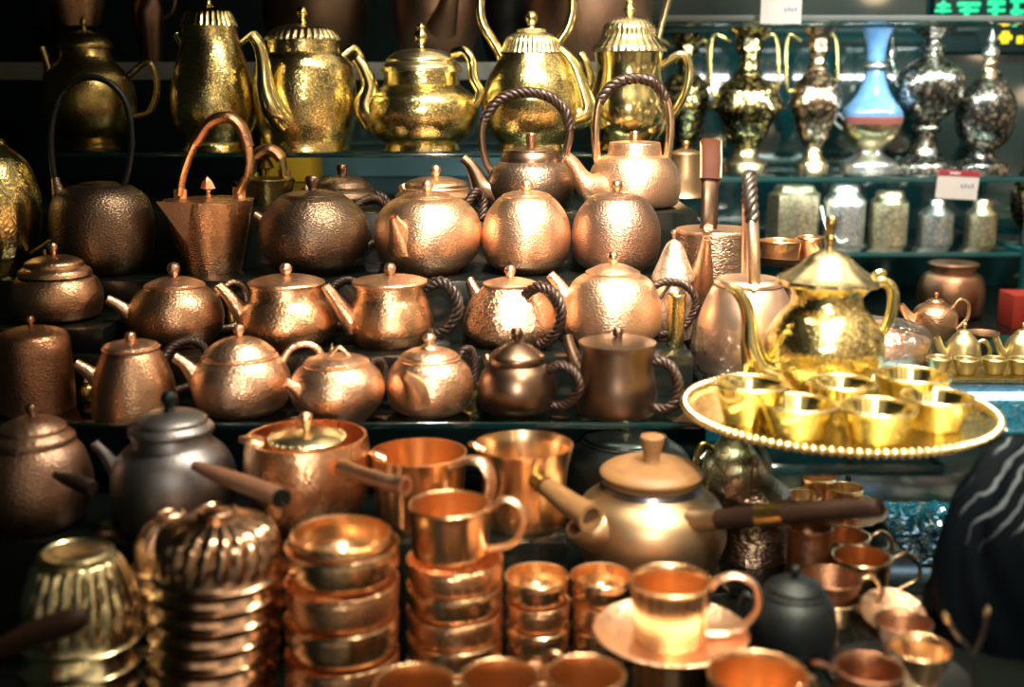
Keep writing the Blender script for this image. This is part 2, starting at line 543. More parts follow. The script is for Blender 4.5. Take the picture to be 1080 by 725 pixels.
FLU  = metal('copper_fluted_dark', (0.56, 0.36, 0.24), 0.13, tarnish=0.6)
AUF  = metal('brass_fluted_green', (0.74, 0.68, 0.42), 0.17, tarnish=0.5)
VAS  = metal('vase_gilt', (0.86, 0.66, 0.27), 0.20, mott=95, engrave=0.7, escale=60, col2=(0.05, 0.05, 0.03), tarnish=0.95, tscale=90)
VSI  = metal('vase_silver', (0.78, 0.73, 0.62), 0.20, mott=90, engrave=0.7, escale=60, col2=(0.13, 0.14, 0.135), tarnish=0.7, tscale=90)
VSP  = metal('vase_plain_band', (0.82, 0.68, 0.42), 0.18, tarnish=0.5, tscale=40)
VRO  = metal('vase_rosy', (0.78, 0.56, 0.40), 0.22, mott=70, tarnish=0.6, col2=(0.12, 0.09, 0.06), tscale=60)
ROSE = metal('rose_copper', (0.95, 0.68, 0.52), 0.27, tarnish=0.2)
CED  = plain('cabinet_glass_edge', (0.012, 0.085, 0.095), 0.1, 0.8, col2=(0.02, 0.13, 0.14), cscale=12)
SIL  = metal('silver_embossed', (0.80, 0.82, 0.82), 0.26, engrave=0.9, escale=75, tarnish=0.6, col2=(0.25, 0.26, 0.26))
BRC  = metal('brass_canister', (0.78, 0.70, 0.46), 0.28, engrave=0.9, escale=75, tarnish=0.6, col2=(0.22, 0.2, 0.13))
CNH  = metal('copper_dimpled_brown', (0.36, 0.26, 0.19), 0.24, hammer=1.0, scale=150, tarnish=0.4)
MIN  = metal('brass_dull', (0.58, 0.50, 0.27), 0.30, tarnish=0.6)
PNK  = metal('pale_rose_metal', (0.95, 0.80, 0.68), 0.34, engrave=0.7, escale=60, tarnish=0.2)
ENM  = plain('blue_enamel', (0.03, 0.13, 0.34), 0.15, 0.6, col2=(0.16, 0.30, 0.46), cscale=40, coat=0.5)
ENR  = plain('red_enamel_band', (0.35, 0.12, 0.10), 0.2, 0.6)
LTH  = plain('braided_leather', (0.014, 0.006, 0.004), 0.34, 0.45, bump=0.4, bscale=900, col2=(0.032, 0.013, 0.008), cscale=160)
LTB  = plain('tan_leather', (0.055, 0.017, 0.009), 0.6, 0.1, bump=0.4, bscale=600, col2=(0.035, 0.011, 0.006))
LTK  = plain('black_leather', (0.010, 0.007, 0.007), 0.36, 0.45, bump=0.3, bscale=600, col2=(0.028, 0.018, 0.014), cscale=140)
THR  = plain('cream_thread', (0.40, 0.27, 0.17), 0.7)
WDT  = plain('tan_wood', (0.27, 0.15, 0.065), 0.42, 0.35, col2=(0.15, 0.075, 0.03), cscale=60, stretch=(1, 1, 8), bump=0.15)
WDB  = plain('brown_wood', (0.30, 0.155, 0.10), 0.35, 0.5, col2=(0.18, 0.09, 0.055), cscale=60, stretch=(8, 1, 1))
WDK  = plain('black_wood', (0.007, 0.0045, 0.004), 0.45, 0.12, col2=(0.035, 0.018, 0.012))
STEP = plain('dark_step_lacquer', (0.003, 0.006, 0.006), 0.16, 0.35, col2=(0.006, 0.007, 0.006), cscale=9)
EDGE = plain('step_edge', (0.03, 0.06, 0.055), 0.3, 0.5)
WALL = plain('dark_teal_wall', (0.012, 0.034, 0.038), 0.6, 0.2)
BLUE = plain('blue_panel_paint', (0.12, 0.27, 0.38), 0.6, 0.3, col2=(0.10, 0.24, 0.35))
YEL  = plain('yellow_card', (0.80, 0.55, 0.04), 0.6, 0.3)
GREY = plain('grey_shelf_paint', (0.22, 0.26, 0.26), 0.5, 0.4)
WHT  = plain('white_card', (0.86, 0.82, 0.80), 0.6, 0.3, col2=(0.80, 0.76, 0.76))
REDC = plain('red_print', (0.50, 0.05, 0.09), 0.6)
INK  = plain('blue_ink', (0.35, 0.42, 0.58), 0.6)
RED  = plain('red_box_card', (0.36, 0.035, 0.02), 0.6, 0.3)
GLS  = glass('shelf_glass', (0.80, 0.93, 0.90), base=0.04)
GED  = plain('glass_edge_teal', (0.002, 0.014, 0.016), 0.08, 0.8, col2=(0.003, 0.022, 0.024), cscale=12)
PLA  = glass('clear_plastic', (0.90, 0.90, 0.92), bump=1.0, bscale=60, rough=0.22, base=0.26)
BPL  = plain('blue_plastic_film', (0.003, 0.06, 0.12), 0.10, 0.9, col2=(0.01, 0.16, 0.26), cscale=40, coat=1.0)
MIR  = plain('dark_teal_gloss', (0.004, 0.030, 0.034), 0.08, 0.9, col2=(0.006, 0.045, 0.05), coat=0.6)
FLR  = plain('floor_tile', (0.05, 0.055, 0.05), 0.5)

# ---------------------------------------------------------------- the setting
def struct(name, boxes, mat, bevel=0):
    bm = bmesh.new()
    for b in boxes:
        box(bm, *b)
    o = link(name, bm, mat)
    o['kind'] = 'structure'
    return o

Z = lambda drop: CAM_H - drop
struct('floor', [(-1.6, 2.2, -1.5, 3.6, -0.05, 0.0)], FLR)
struct('wall_back', [(-1.6, 2.2, 3.35, 3.45, 0.0, 3.0)], WALL)
struct('wall_left_blocker', [(-1.6, -1.5, 2.2, 3.35, 0.0, 3.0), (-1.5, -1.06, 2.2, 2.25, 0.0, 3.0), (-1.10, -1.06, -0.2, 2.2, 0.0, 3.0)], WALL)  # near stretch is out of view, added so the -x end stays dark
struct('added_shade_panel', [(-1.6, -0.20, -0.2, 3.35, 2.30, 2.34)], WALL)  # unseen panel added overhead to keep light off the -x end

def slab(name, label, cat, x0, x1, y0, y1, z0, z1, mat, edge=None, group=None, bevel=0.0015):
    bm = bmesh.new()
    box(bm, x0, x1, y0, y1, z0, z1, bevel)
    if edge:
        for f in bm.faces:
            if abs(f.normal.z) < 0.9:
                f.material_index = 1
        bm.normal_update()
        for f in bm.faces:
            f.material_index = 1 if abs(f.normal.z) < 0.9 else 0
    o = link(name, bm, mat, edge_mat=edge)
    return tag(o, label, cat, group)

D_A, D_B, D_C, D_D, D_G, D_K = 0.39, 0.337, 0.261, 0.18, 0.097, -0.068
D_R, D_E, D_L, D_F = 0.366, 0.54, 0.48, 0.62
XL, XR = -0.92, 0.232
# stepped display, back to front
slab('display_step', 'dark lowest counter under the front mugs and stacked bowls', 'display step', XL, 0.215, 0.62, 1.172, Z(D_F) - 0.3, Z(D_F), STEP)
slab('display_step', 'dark step under the copper saucepans and the long-handled grey teapot', 'display step', XL, 0.06, 1.175, 1.335, Z(D_L) - 0.4, Z(D_L), STEP)
slab('display_step', 'dark counter under the tan wooden-lidded teapot and hammered canister', 'display step', 0.062, 0.95, 1.174, 1.355, Z(D_E) - 0.35, Z(D_E), STEP)
slab('display_step', 'dark counter under the ribbed copper tray, below the glass counter', 'display step', 0.263, 0.95, 1.357, 1.745, Z(D_E) - 0.35, Z(D_E), STEP)
slab('display_step', 'dark sunken step under the grey round pot', 'display step', 0.062, 0.261, 1.357, 1.745, Z(0.60) - 0.29, Z(0.60), STEP)
slab('display_step', 'dark counter at the front corner under the dark round tray and little black teapot', 'display step', 0.217, 0.95, 0.62, 1.172, Z(D_E) - 0.35, Z(D_E), STEP)
slab('display_step', 'dark step hidden below the glass shelf holding the front teapot row', 'display step', XL, 0.06, 1.36, 1.60, Z(0.54) - 0.3, Z(0.54), STEP)
slab('glass_shelf', 'glass shelf with dark edge under the front row of teapots', 'glass shelf', XL, XR, 1.337, 1.464, Z(D_A) - 0.009, Z(D_A), GLS, GED)
slab('display_step', 'dark step under the second row of copper teapots', 'display step', XL, 0.24, 1.466, 1.62, Z(D_B) - 0.09, Z(D_B), STEP)
slab('display_step', 'dark step under the row of round ball teapots', 'display step', XL, XR, 1.622, 1.79, Z(D_C) - 0.16, Z(D_C), STEP)
slab('display_step', 'dark topmost step under the hoop-handled kettles', 'display step', -1.05, XR + 0.06, 1.792, 2.62, Z(D_D) - 0.25, Z(D_D), STEP)
slab('glass_shelf', 'glass shelf under the row of gold teapots', 'glass shelf', -0.80, 0.20, 1.99, 2.36, Z(D_G) - 0.008, Z(D_G), GLS, GED)
slab('upper_shelf', 'grey high shelf under the big dark hammered kettles', 'shelf', -1.2, 0.30, 2.44, 2.90, Z(D_K) - 0.036, Z(D_K), GREY)
# things propped behind the gold shelf
slab('card_box', 'yellow card box beneath the gold teapot shelf', 'box', wx(283, 2.5, .15), wx(333, 2.5, .15), 2.44, 2.59, Z(D_D) + 0.0005, Z(D_D) + 0.14, YEL)
slab('backing_panel', 'blue painted panel behind the teapots beneath the gold shelf', 'panel', wx(334, 2.6, .15), wx(600, 2.6, .15), 2.603, 2.615, Z(D_D) + 0.0005, Z(D_D) + 0.16, BLUE)
# glass counter with the gold tray
slab('glass_shelf', 'glass counter with dark edge under the round gold tray', 'glass shelf', 0.262, 0.44, 1.10, 1.74, Z(D_R) - 0.012, Z(D_R), GLS, GED)
slab('glass_shelf', 'second pane of the glass counter, under the miniature brass tea sets', 'glass shelf', 0.441, 0.95, 1.20, 1.74, Z(D_R) - 0.012, Z(D_R), GLS, GED)

# cabinet at the back right: posts, glass shelves, mirror back
cb = bpy.data.objects.new('display_cabinet', None); COL.objects.link(cb)
cb.location = (0.9, 2.75, Z(0.52))
tag(cb, 'dark glass display cabinet holding the tall vases and silver canisters', 'display cabinet')
def cab(name, x0, x1, y0, y1, z0, z1, mat, edge=None):
    bm = bmesh.new()
    o = cb.location
    box(bm, x0 - o.x, x1 - o.x, y0 - o.y, y1 - o.y, z0 - o.z, z1 - o.z, 0.001)
    bm.normal_update()
    if edge:
        for f in bm.faces:
            f.material_index = 1 if abs(f.normal.z) < 0.9 else 0
    return link(name, bm, mat, cb, edge_mat=edge)
CX0, CX1, CY0, CY1 = 0.335, 1.185, 2.60, 3.02
DV, DS, DC = 0.181, 0.352, 0.50
cab('base', CX0, 1.9, 1.76, CY1, Z(DC) - 0.4, Z(DC), STEP)
cab('mirror_back', CX0, 1.9, CY1, CY1 + 0.02, Z(DC), Z(-0.30), MIR)
cab('post', CX1 - 0.010, CX1 + 0.014, CY0 - 0.012, CY0 + 0.012, Z(DC), Z(-0.30), CED)
cab('post', CX0, CX0 + 0.012, CY1 - 0.014, CY1 - 0.002, Z(DC), Z(-0.30), CED)
cab('shelf', CX0, CX1 - 0.011, CY0, CY1 - 0.016, Z(DV) - 0.011, Z(DV), GLS, CED)
cab('shelf', CX0, CX1 - 0.011, CY0, CY1 - 0.016, Z(DS) - 0.011, Z(DS), GLS, CED)
zt = Z(drop_at(16, 2.6))
cab('shelf', CX0, CX1 - 0.011, CY0, 2.972, zt - 0.012, zt, GLS, GREY)
cab('shelf', CX1 + 0.015, 1.9, CY0, CY1 - 0.016, Z(0.36), Z(0.348), GLS, CED)

def price_tag(label, px, py, Y, w, h, red=True, tilt=0.0):
    k = kpx(Y, drop_at(py, Y))
    root = bpy.data.objects.new('price_tag', None); COL.objects.link(root)
    root.location = (wx(px, Y, drop_at(py, Y)), Y, CAM_H - drop_at(py, Y)); root.rotation_euler = (0, tilt, 0)
    tag(root, label, 'price tag')
    bm = bmesh.new(); box(bm, -w * k / 2, w * k / 2, 0, 0.002, -h * k / 2, h * k / 2); link('card', bm, WHT, root)
    if red:
        bm = bmesh.new(); box(bm, -w * k / 2, w * k / 2, -0.0008, -0.0001, h * k * 0.30, h * k / 2); link('red_header', bm, REDC, root)
        bm = bmesh.new()
        for i, (a, b) in enumerate([(-0.22, -0.14), (-0.13, -0.02), (0.0, 0.03)]):
            box(bm, a * w * k, b * w * k, -0.0014, -0.0009, h * k * 0.36, h * k * 0.44)
        link('header_print', bm, WHT, root)
    bm = bmesh.new()
    for i in range(4):
        a = (0.08 + 0.085 * i) * w * k
        box(bm, a, a + 0.05 * w * k, -0.0008, -0.0001, -h * k * (0.10 - 0.02 * (i % 2)), h * k * (0.02 + 0.03 * (i % 2)))
    link('faint_print', bm, INK, root)
    return root
price_tag('white card hanging from the top cabinet shelf above the gilt vases', 824, 9, 2.585, 43, 31, red=False)
price_tag('white price tag with red header on the vase shelf edge', 1010, 195, 2.585, 44, 30, tilt=0.05)

# green and yellow lit sign seen through the cabinet
sg = bpy.data.objects.new('led_sign', None); COL.objects.link(sg)
SY = 2.985
def swx(px, py): return wx(px, SY, drop_at(py, SY))
def swz(py): return CAM_H - drop_at(py, SY)
sg.location = (swx(1020, 20), SY, swz(20))
tag(sg, 'green lit sign with blurred characters high in the cabinet corner', 'sign')
GRN, YLW = glow('green_led', (0.02, 0.75, 0.32), 0.9), glow('yellow_led', (1.0, 0.70, 0.02), 1.0)
bm = bmesh.new()
o = sg.location
box(bm, swx(985, 20) - o.x, swx(1100, 20) - o.x, 0.004, 0.012, swz(55) - o.z, swz(-14) - o.z, 0.002)
link('backing', bm, WALL, sg)
def strokes(name, mat, rects):
    bm = bmesh.new()
    for (a, b, c, d) in rects:
        box(bm, swx(a, b) - o.x, swx(c, b) - o.x, -0.006, 0.004, swz(d) - o.z, swz(b) - o.z, 0.002)
    return link(name, bm, mat, sg)
strokes('character', GRN, [(988, 4, 1002, 8), (993, 1, 997, 14), (986, 10, 1003, 13)])
strokes('character', GRN, [(1010, 2, 1034, 7), (1012, 9, 1032, 13), (1018, 2, 1023, 22), (1004, 17, 1034, 22)])
strokes('character', GRN, [(1042, 0, 1060, 6), (1042, 9, 1060, 13), (1048, 0, 1053, 22), (1042, 17, 1058, 21)])
strokes('character', GRN, [(1066, -3, 1082, 3), (1070, -3, 1075, 28), (1066, 10, 1080, 15)])
strokes('character', YLW, [(1057, 33, 1064, 46), (1054, 37, 1067, 42)])
strokes('character', YLW, [(1073, 38, 1079, 46)])

# ---------------------------------------------------------------- builders
def ball(yc, r, yb, neck=0.55):
    return [(r * neck, yb, 1), (r * neck * 0.8, (yb * 2 + yc + r) / 3), (r * 0.8, yc + r * 0.6), (r, yc), (r * 0.7, yc - r * 0.72), (0, yc - r)]

def pot(label, px, drop, Y, body, mat, lid=None, lmat=None, knob=None, kmat=None, spout=None, smat=None,
        name='teapot', cat='teapot', group=None, rfun=None, seg=48, lrf=None, lseg=44, hollow=True):
    it = Item(name, label, cat, px, drop, Y, group)
    it.bodyo = it.body(body, mat, seg=seg, rfun=rfun)
    it.lido = None
    if lid and len(lid[0]) == 2:
        r, y = lid[0]
        lid = [(r - 2, y + 1.2, 1), (r + 1.4, y + 1.0, 1), (r + 1.8, y - 1.0, 1), (r - 0.6, y - 2.2)] + [p for p in lid[1:] if p[1] < y - 2.6]
    if lid:
        it.lido = it.lathe('lid', lid, lmat or mat, seg=lseg, rfun=lrf)
    if knob:
        it.lathe('knob', knob, kmat or lmat or mat, parent=it.lido or it.bodyo, seg=20)
    if spout:
        rr = spout[1]
        spout = (spout[0], [rr[0] * 1.3, rr[1] * 1.15] + list(rr[2:]))
        it.tube('spout', spout[0], spout[1], smat or mat, seg=14, hollow=hollow)
    return it

def wrapped(it, pts, R, core, wrapm=None, part=(0, None), seg=10):
    """a metal handle whose middle stretch is bound with leather cord"""
    h = it.tube('handle', pts, R * 0.62, core, seg=seg)
    sub = pts[part[0]:part[1]]
    it.rope('handle_wrap', sub, R * 0.88, wrapm or LTH, parent=h)
    return h

def hoop(it, pts, r_arm, R, core, part, wrapm=None, flat=1.0):
    h = it.tube('hoop_handle', pts, r_arm, core, seg=10, up=(0, 1, 0), flat=flat)
    it.rope('handle_wrap', pts[part[0]:part[1]], R, wrapm or LTH, parent=h)
    return h

def stick(it, pts, radii, mat, name='side_handle', ferrule=None, hollow=False, flat=1.0):
    h = it.tube(name, pts, radii, mat, seg=16, hollow=hollow, flat=flat)
    return h

TP = 'front row of teapots on the glass shelf'
# ---------------------------------------------------------------- front row (glass shelf)
def row_front():
    g = TP
    it = pot('tall tapering copper teapot with straight spout at the dark end of the front shelf', 143, D_A, 1.385,
             [(44, None), (44, 425), (41, 400), (33, 378), (27, 368)], CUB, [(28, 368), (27, 364), (16, 361), (0, 360)], CUP,
             ball(356, 6, 362), CUB, ([(114, 412, 0), (104, 402, 0), (92, 392, 0), (80, 384, 0)], [11, 9, 7, 5]), CUP, group=g)
    wrapped(it, [(170, 382, 12), (182, 366, 26), (200, 360, 40), (214, 366, 44), (218, 385, 44), (204, 405, 34), (180, 415, 14)], 5.5, CUB)
    it = pot('squat wide copper teapot with flat stepped lid and plain copper loop handle', 256, D_A, 1.39,
             [(36, None), (47, 424), (52, 405), (48, 388), (38, 376)], CUP, [(38, 377), (37, 372), (25, 362), (12, 357), (0, 355)], CUP,
             ball(348, 6, 357), CUP, ([(214, 404, -8), (204, 394, -10), (194, 384, -12), (184, 377, -12)], [10, 8, 6, 5]), CUP, group=g)
    it.tube('handle', [(297, 384, 12), (306, 369, 20), (322, 364, 26), (336, 370, 28), (340, 388, 26), (328, 408, 18), (306, 416, 8)], 4, CUP)
    it = pot('pink copper teapot with bent wire lid handle and spout low in front', 357, D_A, 1.36,
             [(32, None), (45, 426), (50, 410), (45, 394), (32, 383)], CUP, [(33, 384), (32, 380), (18, 376), (0, 375)], CUP,
             None, None, ([(332, 426, -20), (322, 419, -26), (312, 410, -32), (302, 404, -36)], [12, 9, 7, 5]), CUP, group=g)
    it.tube('knob', [(344, 380, 0), (350, 374, 0), (357, 367, 0), (364, 372, 0), (371, 379, 0)], 2.2, CUP, parent=it.lido)
    wrapped(it, [(386, 393, 14), (394, 382, 22), (403, 383, 28), (406, 398, 30), (401, 412, 24), (386, 419, 14)], 5, CUB)
    it = pot('round copper teapot with rosette knob and stubby spout facing front', 454, D_A, 1.385,
             [(30, None), (42, 426), (46, 408), (42, 390), (31, 378)], CUP, [(31, 379), (29, 374), (18, 369), (0, 367)], CUP,
             [(11, 369, 1), (9, 366), (4, 363), (6, 360), (7, 357), (4, 353), (0, 352)], CUP,
             ([(440, 418, -34), (437, 410, -42), (432, 402, -50), (425, 395, -56)], [15, 12, 8, 5]), CUP, group=g)
    wrapped(it, [(480, 388, 10), (487, 372, 16), (496, 370, 20), (500, 386, 22), (497, 404, 20), (484, 416, 12)], 5.5, CUB)
    it = pot('dark bronze squat teapot with tiered lid and braided handle beside the straight-sided jug pot', 545, D_A, 1.385,
             [(29, None), (39, 426), (42, 410), (37, 393), (28, 382)], BRZS, [(29, 384, 1), (30, 379), (28, 374), (18, 367), (8, 362), (0, 360)], BRZS,
             ball(352, 7, 361), BRZS, None, group=g)
    it.tube('spout', [(530, 410, 34), (522, 396, 44), (516, 384, 50), (512, 376, 54)], [11, 8, 6, 5], BRZS, hollow=True)
    wrapped(it, [(576, 392, -8), (592, 386, -18), (606, 394, -26), (611, 410, -28), (603, 424, -24), (589, 429, -16), (577, 426, -10)], 6, BRZS)
    it = pot('dark straight-sided bronze teapot with flat lid and thick braided handle', 650, D_A, 1.385,
             [(40, None, 1), (42, 428), (42, 410), (39, 390), (37, 366)], BRZS, [(41, 366, 1), (41, 361, 1), (28, 358), (0, 355)], BRZS,
             ball(351, 6, 358), BRZS, ([(616, 400, 22), (608, 384, 30), (601, 366, 36), (598, 354, 40)], [9, 7, 6, 5]), BRZS, group=g)
    wrapped(it, [(684, 382, -6), (702, 383, -14), (714, 400, -18), (714, 420, -20), (703, 432, -20), (686, 430, -14)], 6.5, BRZS)
row_front()

# ---------------------------------------------------------------- second row
def row_second():
    g = 'second row of teapots on the dark step'
    it = pot('brown copper teapot with domed shoulder behind the tall tapering pot', 188, D_B, 1.55,
             [(36, None), (47, 346), (49, 330), (44, 314), (30, 302)], CUB, [(30, 302), (29, 299), (16, 294), (0, 292)], CUP,
             ball(284, 7, 294), BRP, ([(148, 338, 0), (136, 331, -6), (124, 322, -10), (113, 316, -12)], [11, 8, 6, 5]), CUP, group=g)
    it.tube('handle', [(226, 316, 18), (242, 300, 32), (256, 304, 42), (260, 324, 42), (248, 344, 32), (228, 348, 16)], 4.5, BRZ)
    it = pot('polished copper teapot with wide flat lid and long straight spout', 305, D_B, 1.55,
             [(38, None), (49, 350), (52, 338), (47, 324), (39, 314, 1), (38, 300)], CUH, [(40, 301, 1), (39, 297), (22, 292), (0, 290)], CUP,
             ball(284, 6.5, 292), CUP, ([(266, 346, -6), (254, 330, -10), (242, 314, -14), (230, 301, -16)], [10, 8, 6.5, 5]), CUP, group=g)
    wrapped(it, [(342, 316, 24), (354, 300, 36), (370, 296, 46), (382, 306, 50), (382, 326, 48), (366, 342, 38), (346, 346, 20)], 5, CUD)
    it = pot('copper jug-shaped teapot with straight neck and black braided handle', 413, D_B, 1.55,
             [(36, None), (44, 350), (45, 338), (41, 322), (37, 312, 1), (37, 300)], CUH, [(40, 300, 1), (39, 296), (22, 292), (0, 290)], CUP,
             ball(284, 6.5, 292), BRP, ([(376, 346, -12), (364, 330, -16), (353, 315, -20), (343, 302, -22)], [10, 8, 6.5, 5]), CUP, group=g)
    wrapped(it, [(448, 304, 0), (465, 298, -6), (479, 309, -12), (483, 327, -14), (475, 345, -12), (462, 353, -6), (450, 349, 0)], 7, CUD, LTK)
    it = pot('sparkling hammered copper teapot with conical shoulder and braided handle turned forward', 538, D_B, 1.552,
             [(36, None), (47, 350), (50, 338), (44, 320), (35, 309, 1), (26, 300)], CUS, [(27, 300), (24, 297), (12, 294), (0, 293)], CUP,
             ball(286, 6, 295), CUP, ([(508, 322, 20), (502, 310, 26), (497, 300, 32), (495, 294, 34)], [8, 6, 5, 4.5]), BRP, group=g)
    wrapped(it, [(552, 312, -24), (568, 303, -36), (584, 310, -46), (592, 328, -50), (588, 348, -46), (576, 362, -38), (562, 362, -28)], 6.5, BRZS)
    it = pot('large bright copper teapot with bead knob and long braided ear handle', 645, D_B, 1.552,
             [(38, None), (50, 348), (52, 330), (49, 312), (40, 296), (26, 288)], CUP, [(27, 288), (25, 285), (14, 280), (0, 278)], CUP,
             ball(272, 6.5, 281), CU, ([(602, 322, 6), (594, 310, 6), (588, 299, 6), (580, 290, 6)], [10, 8, 6.5, 5]), CUP, group=g)
    h = wrapped(it, [(684, 306, 0), (700, 298, 0), (720, 300, 0), (733, 314, 0), (730, 334, 0), (714, 350, 0), (688, 354, 0)], 5, CUB)
    it.tube('chain', [(692, 318, 0), (697, 314, 0), (704, 304, 0), (706, 300, 0)], 1.8, LTH, parent=h)
row_second()

# ---------------------------------------------------------------- third row: round pots
def row_round():
    g = 'round ball teapots on the third step'
    it = pot('dark bronze round teapot with broad flat lid and small spout', 333, D_C, 1.71,
             [(32, None), (50, 272), (58, 250), (54, 228), (40, 212), (31, 207)], BRZ, [(32, 208), (31, 205), (18, 202), (0, 200)], BRZ,
             [(5, 202, 1), (5, 198), (7, 194), (8, 190), (6, 186), (0, 185)], BRZS,
             ([(292, 246, 0), (284, 240, -4), (276, 233, -6), (268, 227, -6)], [10, 8, 6, 5]), BRZS, group=g)
    wrapped(it, [(372, 222, 22), (384, 212, 36), (398, 211, 46), (408, 224, 50), (406, 246, 46), (386, 262, 24)], 5, BRZS)
    it = pot('pink copper round teapot whose spout points out at the front', 452, D_C, 1.71,
             [(32, None), (50, 270), (57, 249), (53, 228), (40, 213), (26, 208)], CUP, [(26, 209), (25, 206), (14, 203), (0, 202)], CUP,
             ball(196, 6.5, 204), CUP, ([(427, 256, -36), (422, 246, -46), (417, 236, -54), (414, 229, -58)], [15, 11, 7, 5]), CUP, group=g)
    it.rope('handle', [(486, 226, 34), (496, 210, 44), (504, 202, 50), (510, 212, 54), (508, 232, 48)], 5, LTH)
    it = pot('copper ball teapot with a white lamp gleam between its two round neighbours', 555, D_C, 1.71,
             [(26, None), (42, 274), (47, 250), (43, 228), (32, 212), (25, 207)], CUP, [(25, 208), (24, 205), (13, 202), (0, 201)], CUP,
             ball(196, 6.5, 203), CUP, None, group=g)
    it.tube('spout', [(550, 246, 34), (550, 236, 42), (550, 226, 48), (550, 220, 51)], [11, 8, 6, 5], CUP, hollow=True)
    it = pot('darkened copper ball teapot beneath the bright hoop-handled kettle', 649, D_C, 1.71,
             [(26, None), (42, 274), (47, 250), (43, 228), (32, 212), (26, 208)], BRP, [(26, 209), (24, 206), (13, 203), (0, 202)], BRP,
             ball(196, 6, 204), CUB, None, group=g)
    it.tube('spout', [(645, 246, 34), (645, 236, 42), (645, 226, 48), (645, 220, 51)], [11, 8, 6, 5], BRP, hollow=True)
row_round()

# ---------------------------------------------------------------- topmost step: kettles
def row_kettles():
    g = 'hoop-handled kettles on the topmost step'
    it = pot('dark bronze kettle with gooseneck spout and braided hoop over a raised lid', 560, D_D, 1.89,
             [(32, None), (42, 210), (46, 194), (42, 178), (32, 170)], BRZ, [(33, 171, 1), (32, 166), (29, 160, 1), (28, 158), (14, 155), (0, 155)], BRZS,
             [(5, 156, 1), (5.5, 150), (6, 144), (5, 141), (0, 140)], CUD,
             ([(522, 206, -4), (509, 198, -6), (502, 184, -6), (496, 174, -6), (488, 167, -6)], [13, 10, 8, 6, 5]), BRZS, name='kettle', cat='kettle', group=g)
    hoop(it, [(522, 188, 0), (513, 172, 0), (508, 150, 0), (510, 128, 0), (526, 106, 0), (552, 98, 0), (578, 102, 0), (596, 118, 0), (601, 138, 0), (598, 158, 0), (592, 180, 0)], 4.2, 5.6, BRZS, (3, 9))
    it = pot('bright copper kettle with tall braided hoop handle in front of gold pots', 668, D_D, 1.89,
             [(36, None), (46, 214), (49, 196), (45, 178), (36, 166), (28, 164)], CUP, [(29, 165, 1), (28, 159), (27, 152, 1), (24, 150), (0, 148)], CUP,
             [(6, 149, 1), (6, 145), (5, 141), (4, 139), (0, 138)], CUD,
             ([(632, 202, -24), (620, 196, -34), (612, 186, -38), (605, 174, -40), (597, 166, -42)], [15, 12, 9, 7, 6]), CUP, name='kettle', cat='kettle', group=g)
    hoop(it, [(632, 180, 0), (629, 162, 0), (628, 136, 0), (632, 108, 0), (646, 90, 0), (668, 83, 0), (690, 88, 0), (703, 106, 0), (707, 130, 0), (705, 158, 0), (702, 180, 0)], 4.6, 5.8, CU, (3, 8))
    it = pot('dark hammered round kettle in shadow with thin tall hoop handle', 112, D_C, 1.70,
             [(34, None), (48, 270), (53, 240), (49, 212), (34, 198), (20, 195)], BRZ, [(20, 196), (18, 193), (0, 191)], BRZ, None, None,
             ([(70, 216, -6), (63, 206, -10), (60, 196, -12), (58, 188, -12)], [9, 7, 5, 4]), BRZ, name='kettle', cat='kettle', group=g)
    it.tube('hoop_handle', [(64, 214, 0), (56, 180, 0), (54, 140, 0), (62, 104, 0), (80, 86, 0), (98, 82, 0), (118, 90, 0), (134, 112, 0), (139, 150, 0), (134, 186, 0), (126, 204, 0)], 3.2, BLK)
    # bucket-like pouring kettles
    def bucket(label, px, Y, top, bot, ytop, hp, mat, drop, sx):
        it = Item('pouring_kettle', label, 'kettle', px, drop, Y, g)
        b = it.body([(bot, None, 1), (bot + (top - bot) * 0.5, (it.by + ytop) / 2), (top - 1, ytop + 3), (top, ytop, 1)], mat)
        lid = it.lathe('lid', [(top - 1, ytop - 0.5), (top - 4, ytop - 2), (0, ytop - 4)], mat)
        it.lathe('knob', [(3, ytop - 3, 1), (2.5, ytop - 10), (8, ytop - 13, 1), (5, ytop - 20), (0, ytop - 26)], mat, parent=lid, seg=4)
        # wide triangular beak
        bm = bmesh.new()
        P = [it.pt(*p) for p in [(px - top * 0.99, ytop + 2, -2), (px - top * 0.22, ytop + 3, -top * 0.975), (px - top * 1.27, ytop + 1, -top * 1.02), (px - top * 0.58, ytop + top * 0.95, -top * 0.74)]]
        v = [bm.verts.new(p) for p in P]
        for f in ((0, 2, 3), (1, 3, 2), (0, 1, 2), (0, 3, 1)):
            bm.faces.new([v[i] for i in f])
        link('spout', bm, CUP if mat is CUH else mat, it.root, sharp=10)
        h = it.tube('hoop_handle', hp, 4.0, mat, seg=10, up=(0, 1, 0), flat=2.0)
        it.tube('handle_grip', [(x, y, d) for x, y, d in hp[2:-2]], 6.2, CUD, parent=h, seg=12, up=(0, 1, 0), flat=1.6)
        it.rope('handle_wrap', hp[2:4], 6.2, LTB, parent=h)
        for (x, y, d) in (hp[0], hp[-1]):
            it.tube('bracket', [(x, y + 14, d), (x, y - 6, d)], 7, mat, up=(0, 1, 0), flat=0.5)
        return it
    bucket('hammered copper pouring kettle with triangular beak and leather-gripped hoop', 224, 1.72, 47, 30, 212,
           [(190, 206, 0), (194, 182, 0), (206, 152, 0), (222, 130, 0), (240, 124, 0), (254, 134, 0), (262, 156, 0), (262, 182, 0), (252, 204, 0)], CUH, D_C, 6)
    bucket('olive-dark pouring kettle behind the hammered copper beaked kettle', 283, 1.945, 29, 22, 190,
           [(266, 188, 0), (267, 174, 0), (270, 165, 0), (276, 160, 0), (284, 158, 0), (291, 161, 0), (297, 168, 0), (299, 178, 0), (300, 186, 0)], AUD, D_D, 3)
